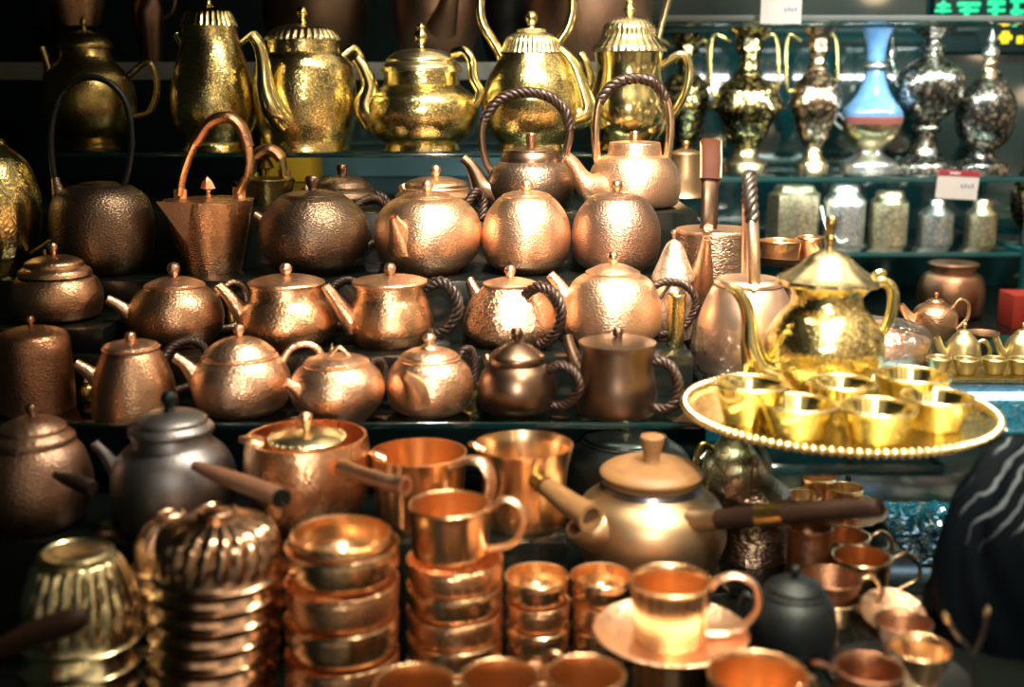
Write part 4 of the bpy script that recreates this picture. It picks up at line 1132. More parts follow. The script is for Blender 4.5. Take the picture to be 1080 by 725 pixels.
# ---------------------------------------------------------------- right front corner: mugs, tray, black teapot
def corner():
    Y = 1.03
    it = Item('tray', 'dark round metal tray under the small bowls at the front corner', 'tray', 946, D_E, 0.985)
    k = it.k()
    pr = [(0, 0, 1), (60 * k, 0, 1), (72 * k, 5 * k, 1), (73 * k, 6.5 * k, 1), (71 * k, 6.5 * k, 1), (59 * k, 1.8 * k, 1), (0, 1.8 * k)]
    bm = bmesh.new(); lathe(bm, smooth_prof(pr, 3), 72); link('plate', bm, DKG, it.root)
    DT = D_E - 0.0017
    it = pot('little black teapot with domed lid behind the bottom copper mug', 834, D_E, 1.035,
             [(32, None), (43, 676), (46, 655), (41, 636), (29, 624)], BLK, [(31, 625), (28, 618), (14, 611), (0, 609)], BLK, ball(602, 5.5, 611), BLK, None, name='teapot')
    it.tube('handle', [(800, 640, 10), (786, 628, 16), (778, 650, 18), (786, 676, 14), (800, 684, 8)], 3.5, BLK)
    g = 'copper mugs beside the dark cloth'
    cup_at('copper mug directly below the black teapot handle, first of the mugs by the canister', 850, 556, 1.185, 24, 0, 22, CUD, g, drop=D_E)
    cup_at('red-brown copper mug partly under the glass counter, its loop handle behind another mug', 887, 566, 1.237, 28, 0, 26, CU, g, drop=D_E,
           handle=[(914, 572, 0), (926, 562, 0), (938, 566, 0), (940, 582, 0), (930, 596, 0), (914, 602, 0)], hr=2)
    cup_at('copper mug with thin wire loop handle beside the dark cloth', 906, 588, 1.168, 31, 0, 28, CU, g, drop=D_E,
           handle=[(934, 598, 0), (944, 588, 0), (958, 585, 0), (969, 596, 0), (968, 610, 0), (952, 620, 0), (936, 628, 0)], hr=2)
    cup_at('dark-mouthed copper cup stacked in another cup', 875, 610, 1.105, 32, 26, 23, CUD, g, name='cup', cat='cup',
           handle=[(900, 622, 0), (912, 610, 0), (924, 612, 0), (930, 628, 0), (918, 642, 0), (902, 648, 0)], hr=2.2, hmat=CU)
    cup_at('copper cup holding the dark-mouthed cup', 876, 631, 1.105, 30, 0, 23, CU, g, drop=D_E, name='cup', cat='cup')
    it = Item('saucer', 'copper saucer leaning at the cloth behind the small bowls', 'saucer', 940, D_E, 1.092)
    kk = it.k()
    pr = [(0, 0, 1), (14 * kk, 0, 1), (34 * kk, 5 * kk, 1), (34 * kk, 6.5 * kk, 1), (14 * kk, 2 * kk, 1), (0, 2 * kk)]
    bm = bmesh.new(); lathe(bm, smooth_prof(pr, 3), 48, M=Matrix.Translation((0, 0, 13 * kk)) @ Matrix.Rotation(0.35, 4, 'X'))
    link('dish', bm, CUP, it.root)
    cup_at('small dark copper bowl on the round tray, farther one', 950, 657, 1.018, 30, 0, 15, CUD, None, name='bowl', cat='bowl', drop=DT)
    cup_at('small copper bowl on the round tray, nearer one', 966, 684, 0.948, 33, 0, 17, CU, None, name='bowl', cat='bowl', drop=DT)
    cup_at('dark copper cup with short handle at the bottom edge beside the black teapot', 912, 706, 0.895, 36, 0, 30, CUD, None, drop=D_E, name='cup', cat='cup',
           handle=[(880, 708, -6), (868, 702, -8), (858, 700, -10)], hr=3)
    it = Item('forked_twig', 'dark forked wire twig with pale bud tips before the cloth', 'twig', 1034, D_E, 0.93)
    s = it.tube('stem', [(1030, 742, 0), (1027, 715, 0), (1026, 690, 0)], 2.6, DKG)
    it.tube('branch', [(1026, 694, 0), (1018, 680, 0), (1008, 668, 0), (1000, 655, 0)], [2.4, 2.2, 2, 2], DKG)
    it.tube('branch', [(1026, 694, 0), (1034, 678, 0), (1039, 662, 0), (1041, 648, 0)], [2.4, 2.2, 2, 2], DKG)
    it.tube('bud', [(1002, 658, 0), (998, 652, 0), (995, 646, 0)], [1.8, 3.4, 1.2], AUL)
    it.tube('bud', [(1040, 652, 0), (1041.5, 646, 0), (1042, 640, 0)], [1.8, 3.2, 1.2], AUL)
    it.lathe('base', [(14, None, 1), (12, 742), (3, 738), (0, 737)], BLK)
    # copper cups on a tray under the glass counter
    it = Item('tray', 'brown copper tray with ribbed rim under the glass counter', 'tray', 872, D_E, 1.41)
    k = it.k()
    pr = [(0, 0, 1), (38 * k, 0, 1), (60 * k, 9 * k, 1), (61 * k, 11 * k, 1), (58 * k, 11 * k, 1), (37 * k, 2 * k, 1), (0, 2 * k)]
    bm = bmesh.new(); lathe(bm, smooth_prof(pr, 3), 96, lambda a, z, t: 1 + (0.02 * math.cos(a * 24) if z > 2.2 * k else 0)); link('plate', bm, CUB, it.root)
    dt = D_E - 2.0 * k
    for px, y, Y2, nm in ((890, 516, 1.40, 'nearest the ribbed tray rim'), (846, 524, 1.392, 'nearest the canister'), (862, 504, 1.447, 'at the back of the ribbed tray')):
        cup_at('copper cup on the ribbed copper tray, ' + nm, px, y, Y2, 19, 0, 15, CU, 'copper cups on the ribbed tray', name='cup', cat='cup', drop=dt)
corner()

# ---------------------------------------------------------------- gold tray with teapot and cups
def gold_tray():
    it = Item('serving_tray', 'large round gold tray with beaded rim on the glass counter', 'tray', 882, D_R, 1.25)
    k = it.k()
    R = 159
    pr = [(0, 0, 1), (100 * k, 0, 1), (102 * k, 7 * k, 1), (138 * k, 8 * k), (R * k, 16 * k, 1), (R * k, 18 * k, 1), (153 * k, 13 * k), (147 * k, 11 * k, 1), (0, 11 * k)]
    bm = bmesh.new(); lathe(bm, smooth_prof(pr, 4), 96); link('plate', bm, AUE, it.root)
    bm = bmesh.new()
    n = 124
    for i in range(n):
        a = 2 * PI * i / n
        bmesh.ops.create_uvsphere(bm, u_segments=10, v_segments=8, radius=4.3 * k, matrix=Matrix.Translation((R * k * math.cos(a), R * k * math.sin(a), 17 * k)) @ Matrix.Rotation(a, 4, 'Z') @ Matrix.Diagonal((1.2, 0.95, 1.1, 1)))
    link('beaded_rim', bm, AUL, it.root, sharp=80)
    dt = D_R - 11.0 * k - 0.0002
    # teapot
    it = Item('teapot', 'gold teapot with wavy fluted lid and scroll handle on the gold tray', 'teapot', 866, dt, 1.335)
    it.body([(34, None, 1), (32, 412), (44, 400), (60, 378), (61, 356), (50, 336), (38, 322), (36, 310, 1), (40, 300, 1)], AUE, seg=64)
    def wavy(a, z, t):
        return 1 + 0.035 * math.cos(a * 12) * max(0, 1 - t * 1.3)
    l = it.lathe('lid', [(40, 303, 1), (52, 300), (53, 294, 1), (44, 290), (30, 280), (20, 270), (8, 264), (0, 263)], AUL, seg=144, rfun=wavy)
    it.lathe('finial', [(5, 264, 1), (3.5, 259), (6, 253), (4, 248, 1), (6, 241), (6.5, 235), (4, 229), (0, 227)], AUD, parent=l, seg=16)
    it.tube('spout', [(814, 396, -8), (800, 388, -10), (792, 366, -12), (790, 342, -12), (786, 322, -12), (778, 308, -12), (768, 302, -12)], [18, 16, 11, 8, 7, 6.5, 5], AU, seg=16, hollow=True)
    h = it.tube('handle', [(902, 318, 0), (914, 304, -2), (928, 297, -3), (940, 304, -4), (942, 322, -4), (936, 342, -4), (926, 358, -3), (920, 370, -2), (914, 378, 0)], [4, 5, 5.5, 6, 6, 5.5, 5, 5, 4], AU)
    it.tube('thumb_scroll', [(920, 300, -3), (924, 290, -3), (931, 288, -3), (933, 294, -3)], [3, 4, 3.5, 2], AU, parent=h)
    it.tube('hinge', [(898, 298, 0), (908, 292, 0), (916, 298, 0)], [3, 3.5, 3], AU)
    g = 'gold cups on the gold tray'
    for px, y, Y, r, nm in ((790, 406, 1.215, 38, 'beneath the teapot spout'), (886, 405, 1.222, 35, 'directly before the teapot'), (960, 397, 1.263, 38, 'behind the others below the teapot handle'),
                            (841, 427, 1.163, 39, 'at the front edge nearest the step display'), (923, 431, 1.148, 40, 'at the front edge, larger bright rim'), (986, 420, 1.190, 37, 'at the tray edge nearest the blue plastic')):
        cup_at('gold cup on the gold tray, ' + nm, px, y, Y, r, 0, r - 11, AU, g, name='cup', cat='cup', drop=dt, t=1.6, rim_r=2.0, rim_m=AUL)
gold_tray()

# ---------------------------------------------------------------- things around the glass counter
def crumple(bm, amp, scale, seed):
    for v in bm.verts:
        n = noise.noise_vector(v.co * scale + Vector((seed, seed * 2, 0)))
        n2 = noise.noise_vector(v.co * scale * 2.7 + Vector((seed, 0, 5)))
        v.co += (n + n2 * 0.5) * amp

def counter_things():
    it = Item('pouring_kettle', 'dark hammered copper pan-kettle with upright strap handle and front cone spout', 'kettle', 749, D_R, 1.665)
    it.body([(34, None, 1), (38, 320), (41, 270), (41, 245, 1)], CNH)
    it.lathe('lid', [(41, 246, 1), (41, 243, 1), (36, 241), (0, 239)], CUP)
    it.tube('spout', [(736, 312, -36), (740, 290, -48), (743, 268, -60), (745, 252, -68)], [15, 12, 7, 4], CUB, hollow=True)
    h = it.tube('hoop_handle', [(747, 242, -38), (748, 225, -38), (749, 195, -34), (750, 165, -20), (750, 153, 0), (750, 165, 20), (749, 195, 34), (748, 238, 38)], 2.4, BRZS, flat=3.6, up=(1, 0, 0))
    it.tube('leather_grip', [(749.5, 190, -34.5), (750, 172, -26), (750, 156, -12), (750, 150, 0), (750, 156, 12), (750, 172, 26), (749.5, 188, 34)], 3.8, LTB, parent=h, flat=2.8, up=(1, 0, 0))
    it.rope('stitching', [(760, 188, -36), (760.5, 172, -27), (760.5, 156, -13), (760.5, 150, 0)], 1.2, THR, parent=h)
    it.rope('stitching', [(739, 188, -36), (739.5, 172, -27), (739.5, 156, -13), (739.5, 150, 0)], 1.2, THR, parent=h)
    it.tube('rivet', [(747, 241, -41), (747, 241, -44)], 4.5, BRP)
    it = Item('kettle', 'rose copper kettle half wrapped in clear plastic with upright braided handle', 'kettle', 785, D_R, 1.508)
    it.body([(46, None), (51, 378), (52, 356), (49, 332), (42, 313), (36, 302)], ROSE)
    l = it.lathe('lid', [(35, 301, 1), (35, 297), (28, 293), (0, 291)], ROSE)
    h = it.tube('hoop_handle', [(796, 306, -30), (795, 284, -34), (794, 250, -34), (792, 218, -28), (791, 196, -14), (790, 186, 0), (790, 196, 14), (789, 230, 28), (788, 300, 30)], 4.0, ROSE, flat=1.6, up=(1, 0, 0))
    it.rope('handle_wrap', [(793.5, 234, -32), (792, 216, -28), (791, 196, -14), (790, 186, 0), (790, 196, 14), (789.5, 216, 24)], 7.5, LTK, parent=h)
    it.tube('rivet', [(796, 303, -34), (796, 303, -39)], 4, CU)
    bm = bmesh.new()
    pr = smooth_prof(it.prof([(52, None), (56, 388), (56, 360), (55.5, 340)]), 6)
    lathe(bm, pr, 48)
    crumple(bm, 0.004, 45, 3)
    for v in bm.verts:
        v.co.z = max(0.0006, v.co.z)
    link('plastic_wrap', bm, PLA, it.root, sharp=20)



def plastic_tray():
    it = Item('wrapped_tray', 'tray of pink copper cups wrapped in clear plastic behind the gold teapot', 'tray', 921, D_R, 1.56)
    k = it.k()
    bm = bmesh.new()
    lathe(bm, smooth_prof([(0, 0, 1), (48 * k, 0, 1), (56 * k, 14 * k), (54 * k, 26 * k, 1), (48 * k, 27 * k, 1), (0, 26 * k)], 4), 56)
    link('plate', bm, CUP, it.root)
    bm = bmesh.new()
    lathe(bm, smooth_prof([(50 * k, 0.5 * k, 1), (57 * k, 12 * k), (56 * k, 30 * k), (40 * k, 42 * k), (0, 44 * k)], 6), 56)
    crumple(bm, 0.003, 50, 9)
    for v in bm.verts:
        v.co.z = max(0.0006, v.co.z)
    link('plastic_wrap', bm, PLA, it.root, sharp=20)
    dt = D_R - 27 * k
    for px, Y, nm in ((938, 1.535, 'front'), (925, 1.60, 'rear')):
        cup_at('pink copper cup under clear plastic, %s one on the wrapped tray' % nm, px, py_of(Y, dt - 0.010), Y, 17, 0, 15, CUP, 'pink cups under plastic', name='cup', cat='cup', drop=dt)
    # copper bowls on a dark pedestal tray behind the kettle
    it = Item('pedestal_tray', 'dark pedestal tray with copper bowls behind the rose copper kettle', 'tray', 828, D_R, 1.69)
    it.lathe('pedestal', [(0, None, 1), (22, None, 1), (9, 340), (7, 300), (10, 282), (0, 282)], BRZS)
    it.open([(18, 281, 1), (40, 276), (50, 268)], 2, BRZS, name='dish', floor=278)
    d2 = drop_at(278, 1.69)
    k2 = kpx(1.69, d2)
    for px, Y, r, nm in ((822, 1.672, 22, 'larger one'), (852, 1.712, 15, 'smaller one')):
        cup_at('copper bowl on the dark pedestal tray, ' + nm, px, py_of(Y, d2 - 0.035), Y, r, 0, r - 4, CU, 'copper bowls on the pedestal tray', name='bowl', cat='bowl', drop=d2)

def pale_pot():
    it = Item('lidded_pot', 'pale rose engraved pot with conical lid squeezed beside the round ball teapots', 'pot', 708, D_B, 1.586)
    it.body([(20, None, 1), (23, 335), (22, 312), (18, 296, 1)], PNK)
    l = it.lathe('lid', [(22, 296, 1), (22, 291), (15, 274), (8, 258), (0, 252)], PNK)
    it.lathe('knob', ball(246, 3.5, 254), BRP, parent=l)
    it = cup_at('small gold engraved glass seen through the braided ear handle', 712, 312, 1.532, 10, 0, 9, AUE, name='cup', cat='cup', drop=D_B)
    # little brass things in the gaps of the display
    for (px, dr, Y, r, h, nm, mt) in ((100, D_B, 1.60, 12, 16, 'in the dark gap beside the tiered copper pot', AUD), (93, D_A, 1.44, 9, 20, 'in the gap before the tall dark canister', AUD),
                                      (432, D_A, 1.452, 8, 34, 'in the gap behind the rosette-knobbed teapot', AUL), (352, D_A, 1.448, 10, 46, 'in the gap behind the wire-knobbed teapot', AUE),
                                      (497, D_A, 1.448, 9, 30, 'in the gap beside the squat bronze teapot', AUE), (246, D_B, 1.606, 7, 36, 'in the gap beside the brown copper teapot', AUD)):
        it = Item('vial', 'tiny brass pot ' + nm, 'little pot', px, dr, Y)
        k = it.k()
        bm = bmesh.new()
        lathe(bm, smooth_prof([(0, 0, 1), (r * 0.7 * k, 0, 1), (r * k, h * 0.35 * k), (r * 0.8 * k, h * 0.7 * k), (r * 0.4 * k, h * 0.85 * k, 1), (r * 0.5 * k, h * k, 1), (0, h * k)], 4), 24)
        link('body', bm, mt, it.root)
        bm = bmesh.new()
        lathe(bm, smooth_prof([(r * 0.5 * k, h * k, 1), (r * 0.3 * k, h * 1.15 * k), (0, h * 1.3 * k)], 4), 20)
        link('lid', bm, mt, it.root)

plastic_tray(); pale_pot()
counter_things()

# ---------------------------------------------------------------- cabinet contents
def urn(label, px, drop, Y, prof, mats, name='vase', cat='vase', group=None, handles=None, ears=None, hm=None, mouth=None):
    """a vase in bands: list of (profile, material, part name)"""
    it = Item(name, label, cat, px, drop, Y, group)
    for i, (pr, mt, nm) in enumerate(prof):
        if i == 0:
            it.body(pr, mt, name=nm, seg=48)
        else:
            it.lathe(nm, pr, mt, seg=48, rfun=mouth if nm == 'mouth' else None)
    for h in handles or []:
        it.tube('handle', h, 1.8, hm or AUD, seg=8)
    return it

def cabinet_things():
    Y = 2.78
    g = 'tall vases on the upper cabinet shelf'
    wav = lambda a, z, t: 1 + 0.10 * math.cos(a * 6) * t
    def classic(label, px, Y, r, top, yn, ysh, mat, ear=True, base=178):
        e = r * .05
        pr = [([(r * .62, None, 1), (r * .64, 174), (r * .58, 171, 1), (r * .40, 165), (r * .33, 161, 1), (r * .37, 159), (r * .30, 156, 1)], VSP, 'foot'),
              ([(r * .30, 157, 1), (r * .55, 146, 1), (r * .60, 143, 1), (r * .72, 132), (r * .92, 116), (r + e, ysh + 14, 1), (r + e, ysh + 10, 1), (r, ysh + 4), (r * .86, ysh - 8, 1), (r * .88, ysh - 11, 1), (r * .5, ysh - 21), (r * .36, yn + 2, 1)], mat, 'belly'),
              ([(r * .36, yn + 2, 1), (r * .42, yn - 3), (r * .30, yn - 8, 1), (r * .28, yn - 14), (r * .30, top + 26, 1), (r * .38, top + 24, 1), (r * .40, top + 10), (r * .66, top, 1), (r * .6, top, 1), (r * .3, top + 14), (0, top + 24)], mat, 'mouth')]
        hs = []
        if ear:
            for s in (-1, 1):
                hs.append([(px + s * r * .4, top + 14, 0), (px + s * r * .9, top + 8, 0), (px + s * r * 1.0, (top + ysh) / 2, 0), (px + s * r * .95, ysh - 6, 0), (px + s * r * .7, ysh - 4, 0)])
        return urn(label, px, DV, Y, pr, None, group=g, handles=hs, mouth=wav)
    classic('gilt engraved vase half hidden behind a gold teapot handle in the cabinet', 720, 2.87, 27, 36, 84, 100, VAS)
    classic('wide-shouldered gilt vase with scalloped mouth, under the hanging white card', 785, Y, 36, 30, 82, 104, VAS)
    classic('slender gilt vase with rosy panels beside the blue enamel vase', 856, Y, 27, 30, 76, 100, VRO)
    pr = [([(30, None, 1), (28, 172), (16, 164), (12, 158, 1)], SIL, 'foot'), ([(12, 158, 1), (22, 150), (29, 140), (31, 130, 1)], VSP, 'underside'),
          ([(31, 131, 1), (32, 125), (32, 123, 1)], ENR, 'red_band'), ([(32, 123, 1), (30, 116), (18, 100), (11, 82), (9, 74, 1)], ENM, 'shoulder'),
          ([(10, 75, 1), (13, 70), (10, 65, 1)], SIL, 'collar'), ([(9, 65, 1), (11, 46), (16, 33), (18, 30, 1), (15, 31, 1), (8, 46), (0, 50)], ENM, 'neck')]
    urn('blue enamelled vase with trumpet neck and silver collar', 916, DV, Y, pr, None, group=g,
        handles=[[(890, 126, -10), (884, 120, -14), (880, 128, -14), (888, 136, -8)]], hm=SIL)  # small silver loop added in place of a white highlight
    pr = [([(33, None, 1), (31, 173), (18, 164), (12, 152), (10, 140, 1)], VSI, 'foot'), ([(10, 141, 1), (15, 136), (11, 130, 1), (20, 122), (32, 108), (35, 88), (30, 74), (14, 62), (10, 55, 1)], VSI, 'belly'),
          ([(10, 56, 1), (13, 52), (9, 46), (10, 42), (16, 36), (24, 30, 1), (20, 30, 1), (8, 42), (0, 44)], VSI, 'mouth')]
    urn('silver engraved ewer on tall stem next to the blue vase', 974, DV, Y, pr, None, group=g, mouth=wav,
        handles=[[(956, 20, 8), (944, 30, 20), (940, 60, 26), (946, 84, 14)]], hm=VSI, name='ewer', cat='ewer')
    pr = [([(28, None, 1), (26, 173), (16, 168), (11, 160, 1)], VSI, 'foot'), ([(11, 160, 1), (24, 148), (30, 128), (29, 106), (22, 94), (10, 82, 1)], VSI, 'belly'),
          ([(10, 83, 1), (7, 74), (8, 66), (5, 62, 1)], VSP, 'neck'), ([(5, 63, 1), (9, 58), (7, 51), (3, 48), (5, 42), (3, 36), (0, 30)], SIL, 'stopper')]
    urn('silver engraved lidded vase with ball stopper by the cabinet post', 1034, DV, Y, pr, None, group=g,
        handles=[[(1012, 100, 16), (1004, 92, 26), (1008, 80, 26), (1018, 88, 12)], [(1054, 100, 0), (1060, 88, 0), (1052, 76, 0), (1046, 84, 0)]], hm=VSI)
    g = 'embossed canisters on the lower cabinet shelf'
    def can(label, px, r, ysh, yn, yt, mat, handle=False, Y=2.76, seg=48, rn=0.7):
        it = Item('tea_canister', label, 'canister', px, DS, Y, g)
        it.body([(r, None, 1), (r, (ysh + 264) / 2), (r, ysh, 1), (r * rn + 1, yn, 1), (r * rn, yn - 2)], mat, seg=seg)
        l = it.lathe('lid', [(r * rn, yn, 1), (r * rn, yt + 4), (r * rn * .9, yt, 1), (0, yt - 1)], mat, seg=seg)
        if handle:
            it.tube('bail', [(px - r, ysh + 6, -4), (px - r * .7, ysh + 30, -16), (px, ysh + 44, -r), (px + r * .8, ysh + 26, -14), (px + r, ysh + 4, -4)], 1.4, SIL)
        return it
    can('eight-sided brass tea canister nearest the pedestal tray', 835, 28, 205, 202, 196, BRC, seg=8, rn=0.8)
    can('silver tea canister with wire bail handle', 888, 22, 212, 204, 195, SIL, True)
    can('pale embossed tea canister with straight panel and wide neck', 935, 20, 214, 210, 202, BRC, rn=0.75)
    can('rounded silver tea canister with narrow neck', 985, 18, 226, 218, 211, SIL, rn=0.45)
    can('waisted brassy tea canister by the cabinet post', 1033, 16, 226, 220, 211, BRC, rn=0.6)
    # bottom of the cabinet
    it = Item('jar', 'large dark copper jar with embossed belly at the cabinet bottom', 'jar', 1001, DC, 2.60)
    it.body([(24, None), (32, 330), (34, 308), (30, 292), (23, 287, 1), (23, 280)], CUD)
    it.lathe('lid', [(25, 281, 1), (24, 277), (0, 274)], CUD)
    it = pot('small dull copper teapot with arched handle standing before the dark jar', 984, D_R, 1.715,
             [(16, None), (22, 345), (23, 332), (18, 324), (8, 319)], CUB, [(9, 320), (7, 316), (0, 315)], CUB, ball(311, 2.5, 316), CUB,
             ([(964, 340, 0), (957, 332, 0), (950, 322, 0)], [6, 4.5, 3.5]), CUB)
    it.tube('handle', [(1003, 328, 0), (1012, 317, 0), (1021, 322, 0), (1020, 336, 0), (1008, 348, 0)], 2.2, CUB)
    for px, Yb, nm in ((944, 1.70, 'beside the small dull teapot spout'), (1036, 1.71, 'beyond the arched handle')):
        d = D_R
        it = Item('saucer', 'dim copper saucer behind the miniature brass tea sets, ' + nm, 'saucer', px, d, Yb)
        k = it.k()
        bm = bmesh.new(); lathe(bm, smooth_prof([(0, 0, 1), (9 * k, 0, 1), (17 * k, 6 * k, 1), (17 * k, 7.5 * k, 1), (9 * k, 2 * k, 1), (0, 2 * k)], 3), 36); link('dish', bm, CUB, it.root)
    # brass miniature tea sets on a tray
    it = Item('tray', 'long dim brass tray under the miniature brass tea sets', 'tray', 1040, D_R, 1.50)
    k = it.k()
    bm = bmesh.new(); box(bm, -62 * k, 62 * k, -46 * k, 42 * k, 0, 3 * k, 0.001); link('plate', bm, AUD, it.root)
    dt = D_R - 3.1 * k
    g2 = 'miniature brass tea set'
    for px, Yp, nm in ((1014, 1.525, 'first of the two, nearer the wrapped tray'), (1076, 1.525, 'second of the two, at the frame edge')):
        it = Item('miniature_teapot', 'tiny brass teapot with ring handle, ' + nm, 'teapot', px, dt, Yp, g2)
        it.body([(20, None), (19, 376), (16, 362), (8, 352)], MIN)
        l = it.lathe('lid', [(9, 353), (6, 349), (0, 347)], MIN); it.lathe('knob', ball(343, 2.5, 348), MIN, parent=l)
        it.tube('spout', [(px - 16, 376, 0), (px - 22, 368, 0), (px - 26, 356, 0)], [6, 4.5, 3.5], MIN, hollow=True)
        it.tube('handle', [(px + 15, 364, 0), (px + 24, 360, 0), (px + 30, 370, 0), (px + 26, 380, 0), (px + 15, 382, 0)], 2.4, MIN)
    for px, Yp, nm in ((989, 1.478, 'nearest the wrapped tray'), (1018, 1.470, 'before the first tiny teapot'), (1048, 1.472, 'between the two tiny teapots'), (1076, 1.470, 'at the frame edge')):
        k3 = kpx(Yp, dt)
        cup_at('tiny brass cup on the miniature tea tray, ' + nm, px, py_of(Yp, dt - 15 * k3), Yp, 13, 0, 9, MIN, g2, name='miniature_cup', cat='cup', drop=dt)
    # beyond the post
    it = Item('brass_vase', 'gold engraved vase beyond the cabinet post at the frame edge', 'vase', 1092, 0.348, 2.80)
    it.body([(16, None, 1), (14, 247), (26, 228), (28, 200), (16, 172), (10, 150), (14, 128, 1)], VAS)
    it = Item('brass_plate', 'brass plate beneath the gold vase at the frame edge', 'plate', 1096, DC, 2.66)
    it.lathe('dish', [(0, None, 1), (14, None, 1), (26, 296), (28, 294, 1), (0, 300)], AUD)
    slab('card_box', 'red card box at the frame edge beyond the cabinet post', 'box', wx(1067, 2.45, .45), wx(1105, 2.45, .45), 2.44, 2.52, Z(DC), Z(DC) + 0.075, RED)
    # light tube and blue film
    lt = bpy.data.objects.new('tube_lamp', None); COL.objects.link(lt)
    YT = 1.475
    dT = drop_at(420, YT)
    lt.location = (wx(990, YT, dT), YT, CAM_H - dT)
    tag(lt, 'cold white tube lamp glowing across the blue counter', 'lamp')
    x0 = wx(900, YT, dT) - lt.location.x; x1 = wx(1130, YT, dT) - lt.location.x
    kk = kpx(YT, dT)
    DBT = D_E
    bm = bmesh.new(); tube(bm, [(x0, 0, 0), (x1, 0, 0)], 6.5 * kk, seg=16); link('tube', bm, glow('cold_tube_light', (0.62, 0.86, 1.0), 4.0), lt)
    bm = bmesh.new(); box(bm, x0 - 0.005, x1, 0.011, 0.03, -0.02, 0.016, 0.001); link('batten', bm, BLUE, lt)
    struct('trim_1', [(0.31, 1.9, 1.748, 1.7585, Z(DC) - 0.4, Z(DC) - 0.0005)], BPL)
    for x, nm in ((x0 + 0.01, 'bracket'), (x1 - 0.01, 'bracket')):
        bm = bmesh.new(); box(bm, x - 0.004, x + 0.004, 0.0305, 0.034, -(DBT - dT) + 0.0006, 0.016); link(nm, bm, BLK, lt)
cabinet_things()

def film(label, px0, px1, y0, y1, drop, amp, seed, n=46, grp=None):
    """crumpled plastic film lying on a flat place"""
    bm = bmesh.new()
    c0 = (wx(px0, y0, drop), y0); c1 = (wx(px1, y0, drop), y1)
    vs = []
    m = 34
    for j in range(m + 1):
        row = []
        for i in range(n + 1):
            x = c0[0] + (c1[0] - c0[0]) * i / n; y = y0 + (y1 - y0) * j / m
            h = abs(noise.noise(Vector((x * 38, y * 38, seed)))) * 0.6 + abs(noise.noise(Vector((x * 90, y * 90, seed + 4)))) * 0.5
            e = min(1, 6 * min(i / n, 1 - i / n, j / m, 1 - j / m) + 0.15)
            row.append(bm.verts.new((x - (c0[0] + c1[0]) / 2, y - (y0 + y1) / 2, 0.0006 + amp * h * e)))
        vs.append(row)
    for j in range(m):
        for i in range(n):
            bm.faces.new((vs[j][i], vs[j][i + 1], vs[j + 1][i + 1], vs[j + 1][i]))
    bmesh.ops.solidify(bm, geom=bm.faces[:], thickness=0.0005)
    o = link('plastic_film', bm, BPL, sharp=12)
    o.location = ((c0[0] + c1[0]) / 2, (y0 + y1) / 2, Z(drop) + 0.0006)
    tag(o, label, 'plastic film', grp)
    return o
film('crumpled blue plastic film on the glass counter beside the gold tray', 1030, 1200, 1.206, 1.345, D_R, 0.012, 2.0)
film('crumpled blue plastic film lying lower, under the glass counter by the cloth', 968, 1180, 1.25, 1.46, D_E, 0.03, 7.0)

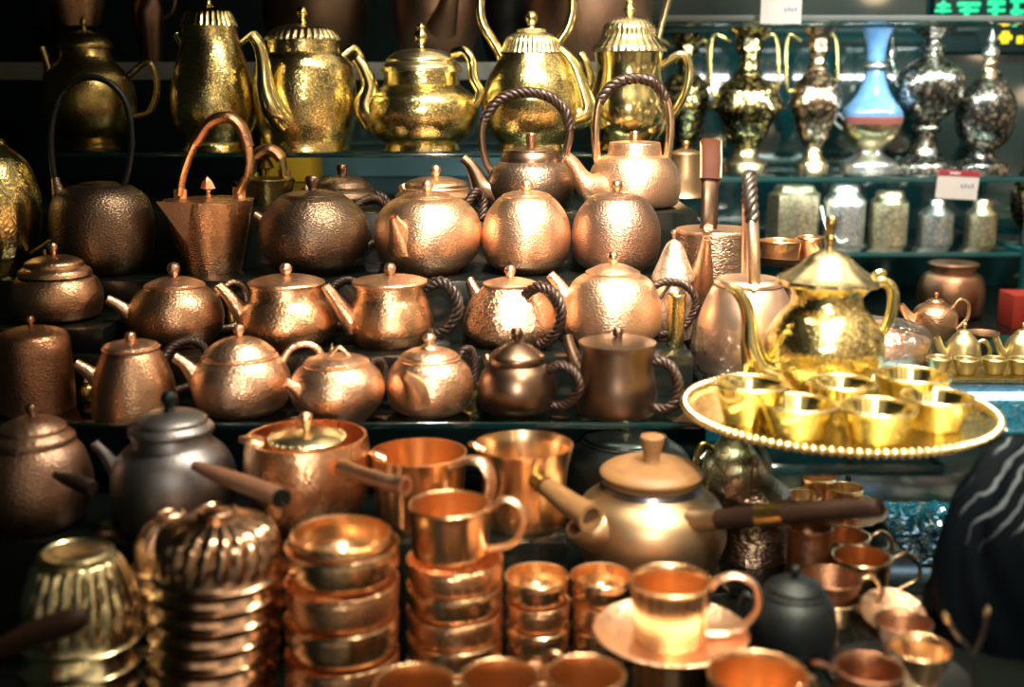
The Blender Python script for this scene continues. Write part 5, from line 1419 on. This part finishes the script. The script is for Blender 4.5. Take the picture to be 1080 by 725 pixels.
def cloth():
    m, nt, b = mat_base('dark_striped_cloth')
    N, L = nt.nodes.new, nt.links.new
    tc = N('ShaderNodeTexCoord')
    mp = N('ShaderNodeMapping'); mp.inputs['Rotation'].default_value = (0.2, -0.75, 0.4)
    L(tc.outputs['Object'], mp.inputs['Vector'])
    wv = N('ShaderNodeTexWave'); wv.inputs['Scale'].default_value = 20.0; wv.inputs['Distortion'].default_value = 5.0; wv.inputs['Detail'].default_value = 2.5; wv.inputs['Detail Scale'].default_value = 1.2
    L(mp.outputs[0], wv.inputs['Vector'])
    rp = N('ShaderNodeValToRGB')
    rp.color_ramp.elements[0].position = 0.80; rp.color_ramp.elements[0].color = (0.0012, 0.003, 0.005, 1)
    rp.color_ramp.elements[1].position = 0.99; rp.color_ramp.elements[1].color = (0.10, 0.125, 0.15, 1)
    n9 = N('ShaderNodeTexNoise'); n9.inputs['Scale'].default_value = 9.0; n9.inputs['Detail'].default_value = 2
    L(tc.outputs['Object'], n9.inputs['Vector'])
    r9 = N('ShaderNodeMapRange'); r9.inputs[1].default_value = 0.42; r9.inputs[2].default_value = 0.58; r9.inputs[3].default_value = 0.55
    L(n9.outputs['Fac'], r9.inputs[0])
    m9 = N('ShaderNodeMath'); m9.operation = 'MULTIPLY'
    L(wv.outputs['Fac'], m9.inputs[0]); L(r9.outputs[0], m9.inputs[1])
    L(m9.outputs[0], rp.inputs[0]); L(rp.outputs[0], b.inputs['Base Color'])
    b.inputs['Roughness'].default_value = 0.6
    b.inputs['Specular IOR Level'].default_value = 0.05
    bm = bmesh.new()
    cx, cy = 0.60, 1.085
    z0 = Z(D_E)
    nu, nv = 90, 50
    rows = []
    for j in range(nv + 1):
        ph = (PI / 2) * j / nv
        row = []
        for i in range(nu):
            a = 2 * PI * i / nu
            r = math.cos(ph) ** 0.7
            fold = noise.noise(Vector((math.cos(a) * 2.2, math.sin(a) * 2.2, ph * 1.6))) * 0.10 + noise.noise(Vector((math.cos(a + ph) * 6, math.sin(a + ph) * 6, ph * 2))) * 0.045
            rr = r * (1 + fold)
            row.append(bm.verts.new((0.17 * rr * math.cos(a), 0.085 * rr * math.sin(a), 0.215 * (math.sin(ph) ** 0.9) * (1 + fold * 0.6))))
        rows.append(row)
    for j in range(nv):
        for i in range(nu):
            k = (i + 1) % nu
            bm.faces.new((rows[j][i], rows[j][k], rows[j + 1][k], rows[j + 1][i]))
    bmesh.ops.remove_doubles(bm, verts=bm.verts, dist=1e-5)
    o = link('cloth', bm, m, sharp=70)
    o.location = (cx, cy, z0 + 0.0008)
    tag(o, 'heap of dark cloth with pale slanting stripes at the front corner', 'cloth')
cloth()

def front_pan():
    it = Item('saucepan', 'small saucepan cut off by the frame, only its dark handle showing before the brass bowls', 'saucepan', -70, D_F, 0.90)
    it.open([(40, None, 1), (46, 735), (47, 705), (47, 690)], 2, BRZS)
    stick(it, [(-26, 700, 0), (0, 686, 4), (40, 668, 10), (76, 656, 16), (92, 652, 18)], [6, 10, 14, 14, 8], WDK)
front_pan()
